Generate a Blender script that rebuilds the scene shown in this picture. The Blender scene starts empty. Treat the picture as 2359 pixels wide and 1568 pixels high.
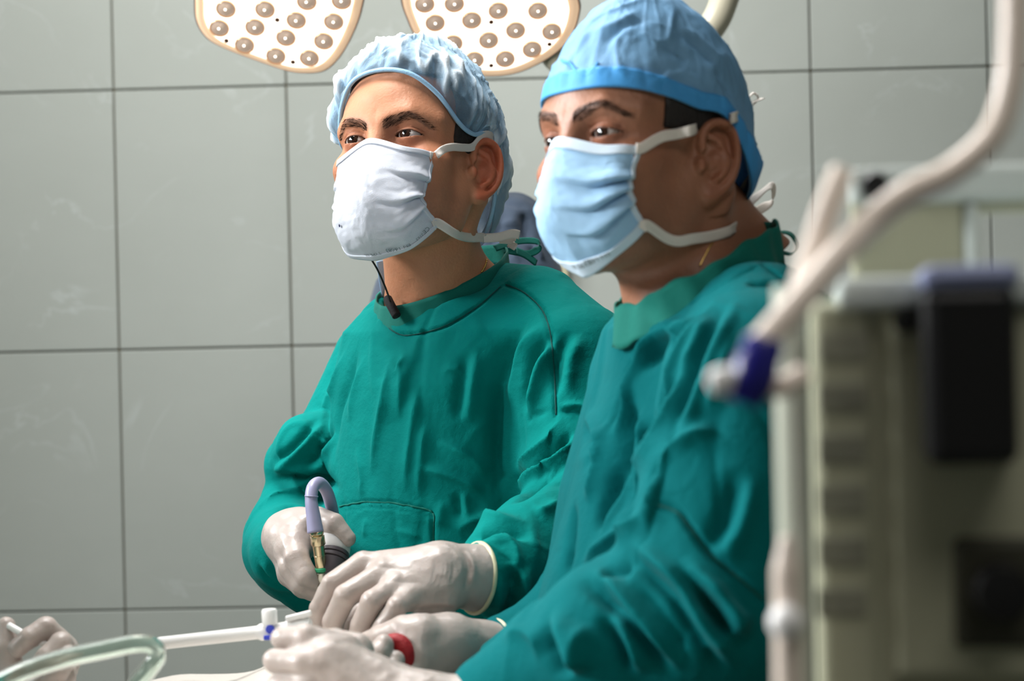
import bpy, math, random, time
import numpy as np
from mathutils import Vector, Matrix
from mathutils.bvhtree import BVHTree
random.seed(7); rng = np.random.default_rng(7)
SC = bpy.context.scene; COL = SC.collection
f32 = np.float32
R = math.radians

# ------------------------------------------------------------------ camera
FPX, CX, CY = 5000.0, 1179.5, 784.0
CAM_H = 1.35; ROLL = R(1.3)
EYE = np.array([0.0, 0.0, CAM_H])
RIGHT = np.array([math.cos(ROLL), 0, -math.sin(ROLL)])
UP = np.array([math.sin(ROLL), 0, math.cos(ROLL)])
FWD = np.array([0.0, 1.0, 0.0])
cam_d = bpy.data.cameras.new('camera'); cam = bpy.data.objects.new('camera', cam_d); COL.objects.link(cam)
cam_d.sensor_width = 36.0; cam_d.lens = 36.0 * FPX / 2359.0
cam_d.clip_start = 0.05; cam_d.clip_end = 50
cam_d.dof.use_dof = True; cam_d.dof.focus_distance = 2.42; cam_d.dof.aperture_fstop = 5.0
M = Matrix.Identity(4)
for i in range(3):
    M[i][0] = RIGHT[i]; M[i][1] = UP[i]; M[i][2] = -FWD[i]; M[i][3] = EYE[i]
cam.matrix_world = M
SC.camera = cam

# ------------------------------------------------------------------ light
SC.view_settings.view_transform = 'Standard'; SC.view_settings.look = 'None'
SC.view_settings.gamma = 1.0; SC.view_settings.exposure = 0.0
SC.view_settings.use_curve_mapping = False
W = bpy.data.worlds.new('world'); SC.world = W; W.use_nodes = True
W.node_tree.nodes['Background'].inputs[0].default_value = (0.9, 0.95, 1, 1)
W.node_tree.nodes['Background'].inputs[1].default_value = 0.15

def area(name, loc, aim, sx, sy, power, color):
    l = bpy.data.lights.new(name, 'AREA'); l.shape = 'RECTANGLE'; l.size = sx; l.size_y = sy
    l.energy = power; l.color = color
    o = bpy.data.objects.new(name, l); COL.objects.link(o)
    o.location = loc
    o.rotation_euler = (Vector(aim) - Vector(loc)).to_track_quat('-Z', 'Y').to_euler()
    return o
def spot(name, loc, aim, power, size, blend, rad, color):
    l = bpy.data.lights.new(name, 'SPOT'); l.energy = power; l.spot_size = R(size); l.spot_blend = blend
    l.shadow_soft_size = rad; l.color = color
    o = bpy.data.objects.new(name, l); COL.objects.link(o); o.location = loc
    o.rotation_euler = (Vector(aim) - Vector(loc)).to_track_quat('-Z', 'Y').to_euler()
    return o
CEIL = 2.75
P_AIM = (-0.2, 2.09, 1.075)
area('overhead_area_light', (-0.45, 2.25, CEIL - .02), (-0.45, 2.26, 0), 0.6, .5, 30, (1, .99, .97))
area('overhead_area_light', (-0.3, 3.05, CEIL - .02), (-0.3, 3.06, 0), 1.6, .5, 22, (.99, .99, .98))
area('overhead_area_light', (0.5, 0.25, CEIL - .02), (0.5, .26, 0), 1.0, 1.0, 12.5, (1, .97, .92))  # fill light added on the camera side for the machine and cheeks
sl = area('added_side_light', (-2.30, 2.40, 2.50), (0.05, 1.80, 1.15), 0.7, .6, 26, (.97, .99, 1)); sl.data.spread = R(95)  # unseen side lamps, added to light the nearer surgeon's chest and the masks
sl = area('added_side_light', (-2.30, 1.45, 2.15), (0.2, 1.70, 1.25), 0.7, .6, 21, (.97, .99, 1)); sl.data.spread = R(95)
spot('surgical_beam', (-0.72, 2.36, 2.40), P_AIM, 55, 6.2, .8, .04, (1, .92, .84))
# ------------------------------------------------------------------ helpers
def P(px, py, d):
    return EYE + d * (RIGHT * ((px - CX) / FPX) + UP * ((CY - py) / FPX) + FWD)
def proj(V):
    Q = np.asarray(V, float) - EYE
    d = Q @ FWD
    return CX + FPX * (Q @ RIGHT) / d, CY - FPX * (Q @ UP) / d, d
def on_plane(px, py, C, n):
    ray = P(px, py, 1.0) - EYE
    t = np.dot(np.asarray(C) - EYE, n) / np.dot(ray, n)
    return EYE + t * ray
def nrm(v):
    v = np.asarray(v, float); return v / np.linalg.norm(v)
def srgb(r, g, b):
    def c(x):
        x /= 255.0
        return x / 12.92 if x <= .04045 else ((x + .055) / 1.055) ** 2.4
    return (c(r), c(g), c(b), 1.0)
def smooth(x, a, b):
    t = np.clip((x - a) / (b - a), 0, 1); return t * t * (3 - 2 * t)

# gradient noise in numpy
_perm = rng.permutation(256); _perm = np.concatenate([_perm, _perm, _perm])
_g = rng.normal(size=(256, 3)); _g /= np.linalg.norm(_g, axis=1)[:, None]
def noise(p):
    p = np.asarray(p, float); i = np.floor(p).astype(int); f = p - i; i &= 255
    u = f * f * f * (f * (f * 6 - 15) + 10)
    out = 0
    for dx in (0, 1):
        for dy in (0, 1):
            for dz in (0, 1):
                h = _perm[_perm[_perm[(i[:, 0] + dx) & 255] + ((i[:, 1] + dy) & 255)] + ((i[:, 2] + dz) & 255)]
                dot = ((f - (dx, dy, dz)) * _g[h]).sum(1)
                w = (u[:, 0] if dx else 1 - u[:, 0]) * (u[:, 1] if dy else 1 - u[:, 1]) * (u[:, 2] if dz else 1 - u[:, 2])
                out = out + w * dot
    return out
def ridged(p):
    return 1 - 2 * np.abs(noise(p)) * 1.6

# ---- signed distance shapes; P is (N,3)
def ell(p, c, r):
    q = p - np.asarray(c, f32); r = np.asarray(r, f32)
    k0 = np.sqrt((( q / r) ** 2).sum(1)); k1 = np.sqrt(((q / (r * r)) ** 2).sum(1)) + 1e-9
    return k0 * (k0 - 1) / k1
def sph(p, c, r):
    return np.sqrt(((p - np.asarray(c, f32)) ** 2).sum(1)) - f32(r)
def cap(p, a, b, ra, rb):
    a = np.asarray(a, f32); b = np.asarray(b, f32); ab = b - a
    h = np.clip(((p - a) @ ab) / max(float(ab @ ab), 1e-12), 0, 1).astype(f32)
    q = p - a - h[:, None] * ab
    return np.sqrt((q * q).sum(1)) - (f32(ra) + (f32(rb) - f32(ra)) * h)
def smin(a, b, k):
    h = np.clip(.5 + .5 * (b - a) / k, 0, 1)
    return b + (a - b) * h - k * h * (1 - h)
def smax(a, b, k): return -smin(-a, -b, k)
def chain(p, pts, rs, k=0.0):
    d = None
    for i in range(len(pts) - 1):
        e = cap(p, pts[i], pts[i + 1], rs[i], rs[i + 1])
        d = e if d is None else (np.minimum(d, e) if k == 0 else smin(d, e, k))
    return d
def boxd(p, c, half, ax=None, r=0.0):
    q = p - np.asarray(c, f32)
    if ax is not None: q = q @ np.asarray(ax, f32).T
    q = np.abs(q) - (np.asarray(half, f32) - r)
    return np.sqrt((np.maximum(q, 0) ** 2).sum(1)) + np.minimum(q.max(1), 0) - r

def surface_nets(F, lo, h):
    S = F < 0
    nx, ny, nz = F.shape
    c = np.zeros((nx - 1, ny - 1, nz - 1), np.uint8)
    for a in (0, 1):
        for b in (0, 1):
            for e in (0, 1):
                c += S[a:nx - 1 + a, b:ny - 1 + b, e:nz - 1 + e]
    act = (c > 0) & (c < 8)
    I = np.argwhere(act)
    idx = np.full(act.shape, -1, np.int32); idx[act] = np.arange(len(I))
    acc = np.zeros((len(I), 3)); cnt = np.zeros(len(I))
    corners = [(a, b, e) for a in (0, 1) for b in (0, 1) for e in (0, 1)]
    val = {k: F[I[:, 0] + k[0], I[:, 1] + k[1], I[:, 2] + k[2]] for k in corners}
    for a in corners:
        for ax in range(3):
            if a[ax]: continue
            b = list(a); b[ax] = 1; b = tuple(b)
            fa, fb = val[a], val[b]
            m = (fa < 0) != (fb < 0)
            t = np.where(m, fa / np.where(m, fa - fb, 1), 0)
            q = np.array(a, float)[None] + t[:, None] * (np.array(b, float) - np.array(a, float))[None]
            acc[m] += q[m]; cnt[m] += 1
    V = lo + h * (I + acc / cnt[:, None])
    quads = []
    for ax in range(3):
        s0 = [slice(None)] * 3; s1 = [slice(None)] * 3
        s0[ax] = slice(0, -1); s1[ax] = slice(1, None)
        A, B = S[tuple(s0)], S[tuple(s1)]
        o1, o2 = [(1, 2), (2, 0), (0, 1)][ax]
        E = np.argwhere(A != B)
        ok = (E[:, o1] > 0) & (E[:, o2] > 0) & (E[:, o1] < act.shape[o1]) & (E[:, o2] < act.shape[o2])
        E = E[ok]; inside = A[tuple(E.T)]
        def cell(d1, d2):
            C = E.copy(); C[:, o1] += d1; C[:, o2] += d2
            return idx[tuple(C.T)]
        q = np.stack([cell(-1, -1), cell(0, -1), cell(0, 0), cell(-1, 0)], 1)
        q[~inside] = q[~inside][:, ::-1]
        quads.append(q[(q >= 0).all(1)])
    return V, np.concatenate(quads)

def sdf_mesh(f, lo, hi, h, B=8, slack=1.5):
    lo = np.asarray(lo, float); hi = np.asarray(hi, float)
    nb = np.ceil((hi - lo) / h / B).astype(int); n = nb * B
    F = np.empty(tuple(n), f32)
    bc = np.stack(np.meshgrid(*[np.arange(k) for k in nb], indexing='ij'), -1).reshape(-1, 3)
    cen = (lo + h * (bc * B + (B - 1) / 2.0)).astype(f32)
    fc = np.concatenate([f(cen[i:i + 200000]) for i in range(0, len(cen), 200000)])
    F6 = F.reshape(nb[0], B, nb[1], B, nb[2], B).transpose(0, 2, 4, 1, 3, 5)
    F6[...] = fc.reshape(tuple(nb))[..., None, None, None]
    actv = np.abs(fc) < slack * math.sqrt(3) * B / 2 * h + h
    A = bc[actv]
    off = np.stack(np.meshgrid(*[np.arange(B)] * 3, indexing='ij'), -1).reshape(-1, 3)
    step = 600
    for i in range(0, len(A), step):
        a = A[i:i + step]
        pts = (lo + h * (a[:, None, :] * B + off[None])).reshape(-1, 3).astype(f32)
        v = f(pts).astype(f32).reshape(len(a), B, B, B)
        F6[a[:, 0], a[:, 1], a[:, 2]] = v
    F = np.ascontiguousarray(F6.transpose(0, 3, 1, 4, 2, 5)).reshape(tuple(n))
    F[0] = F[-1] = 1; F[:, 0] = F[:, -1] = 1; F[:, :, 0] = F[:, :, -1] = 1
    return surface_nets(F, lo, h)

def normals(V, Q):
    n = np.cross(V[Q[:, 2]] - V[Q[:, 0]], V[Q[:, 3]] - V[Q[:, 1]])
    N = np.zeros_like(V)
    for k in range(4): np.add.at(N, Q[:, k], n)
    return N / (np.linalg.norm(N, axis=1)[:, None] + 1e-12)
def relax(V, Q, it=2, lam=.5):
    for _ in range(it):
        A = np.zeros_like(V); c = np.zeros(len(V))
        for a, b in ((0, 1), (1, 2), (2, 3), (3, 0)):
            np.add.at(A, Q[:, a], V[Q[:, b]]); np.add.at(A, Q[:, b], V[Q[:, a]])
            np.add.at(c, Q[:, a], 1); np.add.at(c, Q[:, b], 1)
        V = V + lam * (A / c[:, None] - V)
    return V

# ---- objects
def link(name, me, mats=None, parent=None, smooth_=True):
    o = bpy.data.objects.new(name, me); COL.objects.link(o)
    if mats is not None:
        for m in (mats if isinstance(mats, (list, tuple)) else [mats]): me.materials.append(m)
    if smooth_: me.polygons.foreach_set('use_smooth', [True] * len(me.polygons))
    if parent is not None: o.parent = parent
    return o
def mesh_obj(name, V, Fc, mats=None, parent=None, smooth_=True, col=None):
    me = bpy.data.meshes.new(name)
    V = np.asarray(V, float)
    if isinstance(Fc, np.ndarray):
        me.vertices.add(len(V)); me.vertices.foreach_set('co', V.astype(f32).ravel())
        k = Fc.shape[1]
        me.loops.add(Fc.size); me.loops.foreach_set('vertex_index', Fc.astype(np.int32).ravel())
        me.polygons.add(len(Fc)); me.polygons.foreach_set('loop_start', np.arange(0, Fc.size, k, dtype=np.int32))
        me.update(calc_edges=True)
    else:
        me.from_pydata([tuple(v) for v in V], [], [tuple(int(i) for i in q) for q in Fc])
    me.validate()
    if col is not None:
        at = me.color_attributes.new('paint', 'FLOAT_COLOR', 'POINT')
        at.data.foreach_set('color', np.concatenate([col, np.ones((len(V), 1))], 1).astype(f32).ravel())
    return link(name, me, mats, parent, smooth_)
def empty(name, loc=(0, 0, 0)):
    o = bpy.data.objects.new(name, None); COL.objects.link(o); o.location = loc; o.empty_display_size = .05
    return o
def tag(o, label=None, cat=None, group=None, kind=None):
    if label: o['label'] = label
    if cat: o['category'] = cat
    if group: o['group'] = group
    if kind: o['kind'] = kind
    return o
def solidify(o, t, off=-1):
    m = o.modifiers.new('thickness', 'SOLIDIFY'); m.thickness = t; m.offset = off
    return o

def spline(pts, n):
    pts = np.asarray(pts, float)
    k = len(pts); out = []
    ext = np.concatenate([[2 * pts[0] - pts[1]], pts, [2 * pts[-1] - pts[-2]]])
    for t in np.linspace(0, k - 1 - 1e-9, n):
        i = int(t); f = t - i
        p0, p1, p2, p3 = ext[i:i + 4]
        out.append(.5 * (2 * p1 + (p2 - p0) * f + (2 * p0 - 5 * p1 + 4 * p2 - p3) * f * f + (3 * p1 - p0 - 3 * p2 + p3) * f ** 3))
    return np.array(out)
def cspline(pts, n):
    pts = np.asarray(pts, float); k = len(pts); out = []
    for t in np.arange(n) * k / n:
        i = int(t); f = t - i
        p0, p1, p2, p3 = pts[(i - 1) % k], pts[i % k], pts[(i + 1) % k], pts[(i + 2) % k]
        out.append(.5 * (2 * p1 + (p2 - p0) * f + (2 * p0 - 5 * p1 + 4 * p2 - p3) * f * f + (3 * p1 - p0 - 3 * p2 + p3) * f ** 3))
    return np.array(out)
def tube_data(C, r, sides=16, closed=False, caps=True):
    C = np.asarray(C, float); n = len(C); r = np.broadcast_to(np.asarray(r, float), (n,))
    T = np.gradient(C, axis=0) if not closed else np.roll(C, -1, 0) - np.roll(C, 1, 0)
    T /= np.linalg.norm(T, axis=1)[:, None] + 1e-12
    ref = np.array([0, 0, 1.0]) if abs(T[0][2]) < .9 else np.array([1.0, 0, 0])
    N = nrm(np.cross(T[0], ref)); V = []
    for i in range(n):
        N = nrm(N - T[i] * (N @ T[i])); Bn = np.cross(T[i], N)
        for s in range(sides):
            a = 2 * math.pi * s / sides
            V.append(C[i] + r[i] * (math.cos(a) * N + math.sin(a) * Bn))
    Fc = []
    for i in range(n if closed else n - 1):
        j = (i + 1) % n
        for s in range(sides):
            t = (s + 1) % sides
            Fc.append((i * sides + s, i * sides + t, j * sides + t, j * sides + s))
    if caps and not closed:
        Fc.append(tuple(range(sides))[::-1]); Fc.append(tuple((n - 1) * sides + s for s in range(sides)))
    return np.array(V), Fc
def tube(name, C, r, mat, parent=None, sides=16, closed=False):
    V, Fc = tube_data(C, r, sides, closed)
    return mesh_obj(name, V, Fc, mat, parent)
def ribbon(name, C, Wd, w, t, mat, parent=None, wave=0.0):
    """flat band swept along C; Wd gives the width direction at each point; rounded to real thickness t"""
    C = np.asarray(C, float); n = len(C); Wd = np.broadcast_to(np.asarray(Wd, float), C.shape)
    w = np.broadcast_to(np.asarray(w, float), (n,))
    T = np.gradient(C, axis=0); V = []; Fc = []
    K = 6
    for i in range(n):
        wd = nrm(Wd[i] - T[i] * (Wd[i] @ T[i]) / (T[i] @ T[i])); nn = nrm(np.cross(T[i], wd))
        for s in range(K):
            u = s / (K - 1) * 2 - 1
            b = wave * math.sin(u * 4 + i * .5) * .5
            V.append(C[i] + wd * u * w[i] / 2 + nn * (t / 2 + b))
        for s in range(K):
            u = 1 - s / (K - 1) * 2
            b = wave * math.sin(u * 4 + i * .5) * .5
            V.append(C[i] + wd * u * w[i] / 2 + nn * (-t / 2 + b))
    m = 2 * K
    for i in range(n - 1):
        for s in range(m):
            q = (s + 1) % m
            Fc.append((i * m + s, i * m + q, (i + 1) * m + q, (i + 1) * m + s))
    Fc.append(tuple(range(m))[::-1]); Fc.append(tuple((n - 1) * m + s for s in range(m)))
    return mesh_obj(name, np.array(V), Fc, mat, parent)
def lathe_data(prof, o, axis, seg=32):
    """prof: (radius, height) along axis from o"""
    a = nrm(axis); ref = np.array([0, 0, 1.0]) if abs(a[2]) < .9 else np.array([1.0, 0, 0])
    u = nrm(np.cross(a, ref)); v = np.cross(a, u); V = []; Fc = []
    for r, z in prof:
        for s in range(seg):
            t = 2 * math.pi * s / seg
            V.append(np.asarray(o) + a * z + r * (math.cos(t) * u + math.sin(t) * v))
    for i in range(len(prof) - 1):
        for s in range(seg):
            t = (s + 1) % seg
            Fc.append((i * seg + s, i * seg + t, (i + 1) * seg + t, (i + 1) * seg + s))
    Fc.append(tuple(range(seg))[::-1]); Fc.append(tuple((len(prof) - 1) * seg + s for s in range(seg)))
    return np.array(V), Fc
def lathe(name, prof, o, axis, mat, parent=None, seg=32):
    V, Fc = lathe_data(prof, o, axis, seg)
    ob = mesh_obj(name, V, Fc, mat, parent)
    m = ob.modifiers.new('edge', 'EDGE_SPLIT'); m.split_angle = R(40)
    return ob
def box(name, c, half, mat, parent=None, ax=None, bev=.003, seg=2):
    c = np.asarray(c, float); half = np.asarray(half, float)
    ax = np.eye(3) if ax is None else np.asarray(ax, float)
    V = [c + ax.T @ (half * np.array((sx, sy, sz))) for sx in (-1, 1) for sy in (-1, 1) for sz in (-1, 1)]
    Fc = [(0, 1, 3, 2), (4, 6, 7, 5), (0, 4, 5, 1), (2, 3, 7, 6), (0, 2, 6, 4), (1, 5, 7, 3)]
    o = mesh_obj(name, np.array(V), Fc, mat, parent, smooth_=False)
    if bev:
        m = o.modifiers.new('bevel', 'BEVEL'); m.width = bev; m.segments = seg
    return o
def grid_obj(name, G, mat, parent=None, closed_u=False, col=None):
    """G: (nu,nv,3)"""
    nu, nv = G.shape[:2]
    ii, jj = np.meshgrid(np.arange(nu if closed_u else nu - 1), np.arange(nv - 1), indexing='ij')
    i2 = (ii + 1) % nu
    Q = np.stack([ii * nv + jj, i2 * nv + jj, i2 * nv + jj + 1, ii * nv + jj + 1], -1).reshape(-1, 4)
    return mesh_obj(name, G.reshape(-1, 3), Q, mat, parent, col=col)
def grid_normals(G, closed_u=False):
    if closed_u:
        du = np.roll(G, -1, 0) - np.roll(G, 1, 0)
    else: du = np.gradient(G, axis=0)
    dv = np.gradient(G, axis=1)
    n = np.cross(du, dv); return n / (np.linalg.norm(n, axis=-1)[..., None] + 1e-12)

def front(p, m):
    p = np.asarray(p, float); return p + nrm(EYE - p) * m

class Surf:
    """rays from the photographer's place onto a built surface, to lay seams, folds and ties on it"""
    def __init__(s, V, Q):
        s.bvh = BVHTree.FromPolygons([tuple(v) for v in V], [tuple(int(k) for k in q) for q in Q])
    def hit(s, px, py, off=0.0):
        ray = nrm(P(px, py, 1) - EYE)
        h = s.bvh.ray_cast(Vector(EYE), Vector(ray), 20)
        if h[0] is None: return None
        p = np.array(h[0]); n = np.array(h[1])
        if n @ ray > 0: n = -n
        return p + n * off
    def line(s, pts, n, off=0.0):
        pts = np.asarray(pts, float); Q = spline(np.c_[pts, np.zeros(len(pts))], n)
        return [h for h in (s.hit(q[0], q[1], off) for q in Q) if h is not None]

def fold(V, N, S, creases, gain=1.0):
    """press folds along lines into a cloth: kind r (ridge), v (valley), s (step: ridge beside a valley)"""
    D = np.zeros(len(V))
    for pts, w, amp, kind in creases:
        L = S.line(pts, max(6, 5 * len(pts)))
        if len(L) < 3: continue
        L = np.array(L)
        lo = L.min(0) - 4 * w; hi = L.max(0) + 4 * w
        m = np.where(((V > lo) & (V < hi)).all(1))[0]
        if not len(m): continue
        q = V[m]; best = np.full(len(m), 1e9); sgn = np.zeros(len(m)); tt = np.zeros(len(m))
        for i in range(len(L) - 1):
            a, b = L[i], L[i + 1]; ab = b - a; l2 = ab @ ab
            if l2 < 1e-12: continue
            if l2 > .06 ** 2: continue
            h = np.clip(((q - a) @ ab) / l2, 0, 1); r = q - a - h[:, None] * ab
            d = np.linalg.norm(r, axis=1); up = d < best
            best[up] = d[up]; tt[up] = (i + h[up]) / (len(L) - 1)
            sgn[up] = np.sign((np.cross(ab[None], r[up]) * N[m][up]).sum(1))
        tap = smooth(tt, 0, .32) * smooth(1 - tt, 0, .32)
        x = best / w
        if kind == 'r': k = np.exp(-x ** 1.25)
        elif kind == 'v': k = -np.exp(-x ** 1.4)
        elif kind == 'g': k = -np.exp(-x ** 4)
        else: k = sgn * x * np.exp(-x * x) * 2.3
        if kind == 'g': tap = np.maximum(tap, .6)
        D[m] += amp * k * tap * (gain if amp < .012 else 1.0)
    return V + N * D[:, None]

# ------------------------------------------------------------------ materials
def mat(name, col, rough=.6, metal=0.0, bump=None, var=None, paint=False, sss=0, sheen=0, coat=0, trans=0, ior=1.45, alpha=1.0, emit=None, spec=.5, transl=0):
    m = bpy.data.materials.new(name); m.use_nodes = True
    nt = m.node_tree; b = nt.nodes['Principled BSDF']; L = nt.links.new
    c = col if len(col) == 4 else srgb(*col)
    b.inputs['Base Color'].default_value = c
    b.inputs['Roughness'].default_value = rough; b.inputs['Metallic'].default_value = metal
    b.inputs['Specular IOR Level'].default_value = spec
    b.inputs['IOR'].default_value = ior
    if sss:
        b.inputs['Subsurface Weight'].default_value = sss; b.inputs['Subsurface Scale'].default_value = .01
        b.inputs['Subsurface Radius'].default_value = (1, .35, .2)
    if sheen: b.inputs['Sheen Weight'].default_value = sheen; b.inputs['Sheen Roughness'].default_value = .4
    if coat: b.inputs['Coat Weight'].default_value = coat; b.inputs['Coat Roughness'].default_value = .1
    if trans: b.inputs['Transmission Weight'].default_value = trans
    if alpha < 1: b.inputs['Alpha'].default_value = alpha
    if emit: b.inputs['Emission Color'].default_value = emit[0]; b.inputs['Emission Strength'].default_value = emit[1]
    tc = nt.nodes.new('ShaderNodeTexCoord')
    src = None
    if paint:
        a = nt.nodes.new('ShaderNodeVertexColor'); a.layer_name = 'paint'; src = a.outputs['Color']
    if var:
        sc, amt = var
        n = nt.nodes.new('ShaderNodeTexNoise'); n.inputs['Scale'].default_value = sc; n.inputs['Detail'].default_value = 5
        L(tc.outputs['Object'], n.inputs['Vector'])
        mr = nt.nodes.new('ShaderNodeMapRange'); mr.inputs['To Min'].default_value = 1 - amt; mr.inputs['To Max'].default_value = 1 + amt
        mr.inputs['From Min'].default_value = .25; mr.inputs['From Max'].default_value = .75
        L(n.outputs['Fac'], mr.inputs['Value'])
        mx = nt.nodes.new('ShaderNodeMix'); mx.data_type = 'RGBA'; mx.blend_type = 'MULTIPLY'; mx.inputs['Factor'].default_value = 1
        if src is None: mx.inputs['A'].default_value = c
        else: L(src, mx.inputs['A'])
        L(mr.outputs['Result'], mx.inputs['B']); src = mx.outputs['Result']
    if src is not None: L(src, b.inputs['Base Color'])
    if bump:
        prev = None
        for sc, dist in (bump if isinstance(bump[0], (tuple, list)) else [bump]):
            n = nt.nodes.new('ShaderNodeTexNoise'); n.inputs['Scale'].default_value = sc; n.inputs['Detail'].default_value = 4
            L(tc.outputs['Object'], n.inputs['Vector'])
            bp = nt.nodes.new('ShaderNodeBump'); bp.inputs['Distance'].default_value = dist; bp.inputs['Strength'].default_value = 1
            L(n.outputs['Fac'], bp.inputs['Height'])
            if prev: L(prev, bp.inputs['Normal'])
            prev = bp.outputs['Normal']
        L(prev, b.inputs['Normal'])
    if transl:
        tr = nt.nodes.new('ShaderNodeBsdfTranslucent')
        if src is not None: L(src, tr.inputs['Color'])
        else: tr.inputs['Color'].default_value = c
        ms = nt.nodes.new('ShaderNodeMixShader'); ms.inputs['Fac'].default_value = transl
        L(b.outputs[0], ms.inputs[1]); L(tr.outputs[0], ms.inputs[2])
        L(ms.outputs[0], nt.nodes['Material Output'].inputs['Surface'])
    return m
# ------------------------------------------------------------------ room
TILE = mat('wall_tile_glaze', (176, 180, 174), .42, bump=((9, .0012),), spec=.4)
def tile_veins(m):
    nt = m.node_tree; L = nt.links.new; b = nt.nodes['Principled BSDF']
    tc = nt.nodes.new('ShaderNodeNewGeometry'); oi = nt.nodes.new('ShaderNodeObjectInfo')
    n1 = nt.nodes.new('ShaderNodeTexNoise'); n1.inputs['Scale'].default_value = 3.2; n1.inputs['Detail'].default_value = 7
    n1.inputs['Distortion'].default_value = 1.6
    L(tc.outputs['Position'], n1.inputs['Vector'])
    d = nt.nodes.new('ShaderNodeMath'); d.operation = 'SUBTRACT'; d.inputs[1].default_value = .5; L(n1.outputs['Fac'], d.inputs[0])
    a = nt.nodes.new('ShaderNodeMath'); a.operation = 'ABSOLUTE'; L(d.outputs[0], a.inputs[0])
    mr = nt.nodes.new('ShaderNodeMapRange'); mr.inputs['From Max'].default_value = .012; mr.inputs['To Min'].default_value = 1; mr.inputs['To Max'].default_value = 0
    L(a.outputs[0], mr.inputs['Value'])
    n2 = nt.nodes.new('ShaderNodeTexNoise'); n2.inputs['Scale'].default_value = 7; n2.inputs['Detail'].default_value = 3
    L(tc.outputs['Position'], n2.inputs['Vector'])
    m2 = nt.nodes.new('ShaderNodeMapRange'); m2.inputs['From Min'].default_value = .52; m2.inputs['From Max'].default_value = .7
    L(n2.outputs['Fac'], m2.inputs['Value'])
    f = nt.nodes.new('ShaderNodeMath'); f.operation = 'MULTIPLY'; L(mr.outputs[0], f.inputs[0]); L(m2.outputs[0], f.inputs[1])
    f2 = nt.nodes.new('ShaderNodeMath'); f2.operation = 'MULTIPLY'; f2.inputs[1].default_value = .45; L(f.outputs[0], f2.inputs[0])
    n3 = nt.nodes.new('ShaderNodeTexNoise'); n3.inputs['Scale'].default_value = 2.5; n3.inputs['Detail'].default_value = 6
    L(tc.outputs['Position'], n3.inputs['Vector'])
    mx0 = nt.nodes.new('ShaderNodeMix'); mx0.data_type = 'RGBA'; mx0.inputs['A'].default_value = srgb(170, 175, 168); mx0.inputs['B'].default_value = srgb(182, 187, 181)
    L(n3.outputs['Fac'], mx0.inputs['Factor'])
    mx = nt.nodes.new('ShaderNodeMix'); mx.data_type = 'RGBA'; mx.inputs['B'].default_value = srgb(205, 212, 210)
    L(f2.outputs[0], mx.inputs['Factor']); L(mx0.outputs['Result'], mx.inputs['A'])
    L(mx.outputs['Result'], b.inputs['Base Color'])
tile_veins(TILE)
GROUT = mat('grout', (134, 128, 110), .9, bump=(200, .0005))
PLASTER = mat('plaster', (128, 130, 124), .8, bump=(40, .0008))
FLOORM = mat('floor_vinyl', (92, 100, 94), .4, var=(6, .08))
TH = R(2.2); WX = np.array([math.cos(TH), -math.sin(TH), 0]); WN = np.array([-math.sin(TH), -math.cos(TH), 0])
W0 = np.array([0, 3.745, 0.0])
ja = on_plane(262, 208, W0, WN); jb = on_plane(1867, 158, W0, WN); jc = on_plane(270, 806, W0, WN)
PX_ = ((jb - ja) @ WX) / 4; PZ_ = ja[2] - jc[2]; U0 = (ja - W0) @ WX; Z0 = ja[2]
AXW = np.array([WX, WN, [0, 0, 1.0]])
wall = box('wall_back', W0 - WN * .05 + np.array([0, 0, CEIL / 2]), (2.6, .045, CEIL / 2), GROUT, ax=AXW, bev=0)
tag(wall, 'pale grey-green marbled tile wall with dark joints behind the surgeons', kind='structure')
tv = box('tile', (0, 0, 0), (PX_ / 2 - .0016, .0045, PZ_ / 2 - .0016), TILE, ax=AXW, bev=.0012, seg=1)
tme = tv.data; first = True
for i in range(-12, 15):
    for j in range(-4, 4):
        c = W0 + WX * (U0 + (i + .5) * PX_) + np.array([0, 0, Z0 + (j + .5) * PZ_])
        if abs((c - W0) @ WX) > 2.45 or c[2] - PZ_ / 2 < 0 or c[2] + PZ_ / 2 > CEIL: continue
        if first: o = tv; first = False
        else: o = tv.copy(); COL.objects.link(o)
        o.location = c; o.parent = wall
        o.location += Vector(WN * random.uniform(-.0004, .0004))
def room_box(name, c, half, m, label):
    return tag(box(name, c, half, m, bev=0), label, kind='structure')
room_box('floor', (0, 1.4, -.03), (2.7, 2.65, .03), FLOORM, 'grey-green vinyl floor')
room_box('ceiling', (0, 1.4, CEIL + .03), (2.7, 2.65, .03), PLASTER, 'plain white plaster ceiling')
room_box('wall_left', (-2.65, 1.4, CEIL / 2), (.05, 2.65, CEIL / 2), PLASTER, 'plain pale side wall')
room_box('wall_right', (2.65, 1.4, CEIL / 2), (.05, 2.65, CEIL / 2), PLASTER, 'plain pale side wall')
room_box('wall_front', (0, -1.25, CEIL / 2), (2.6, .05, CEIL / 2), PLASTER, 'plain pale wall behind the viewer')

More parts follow.
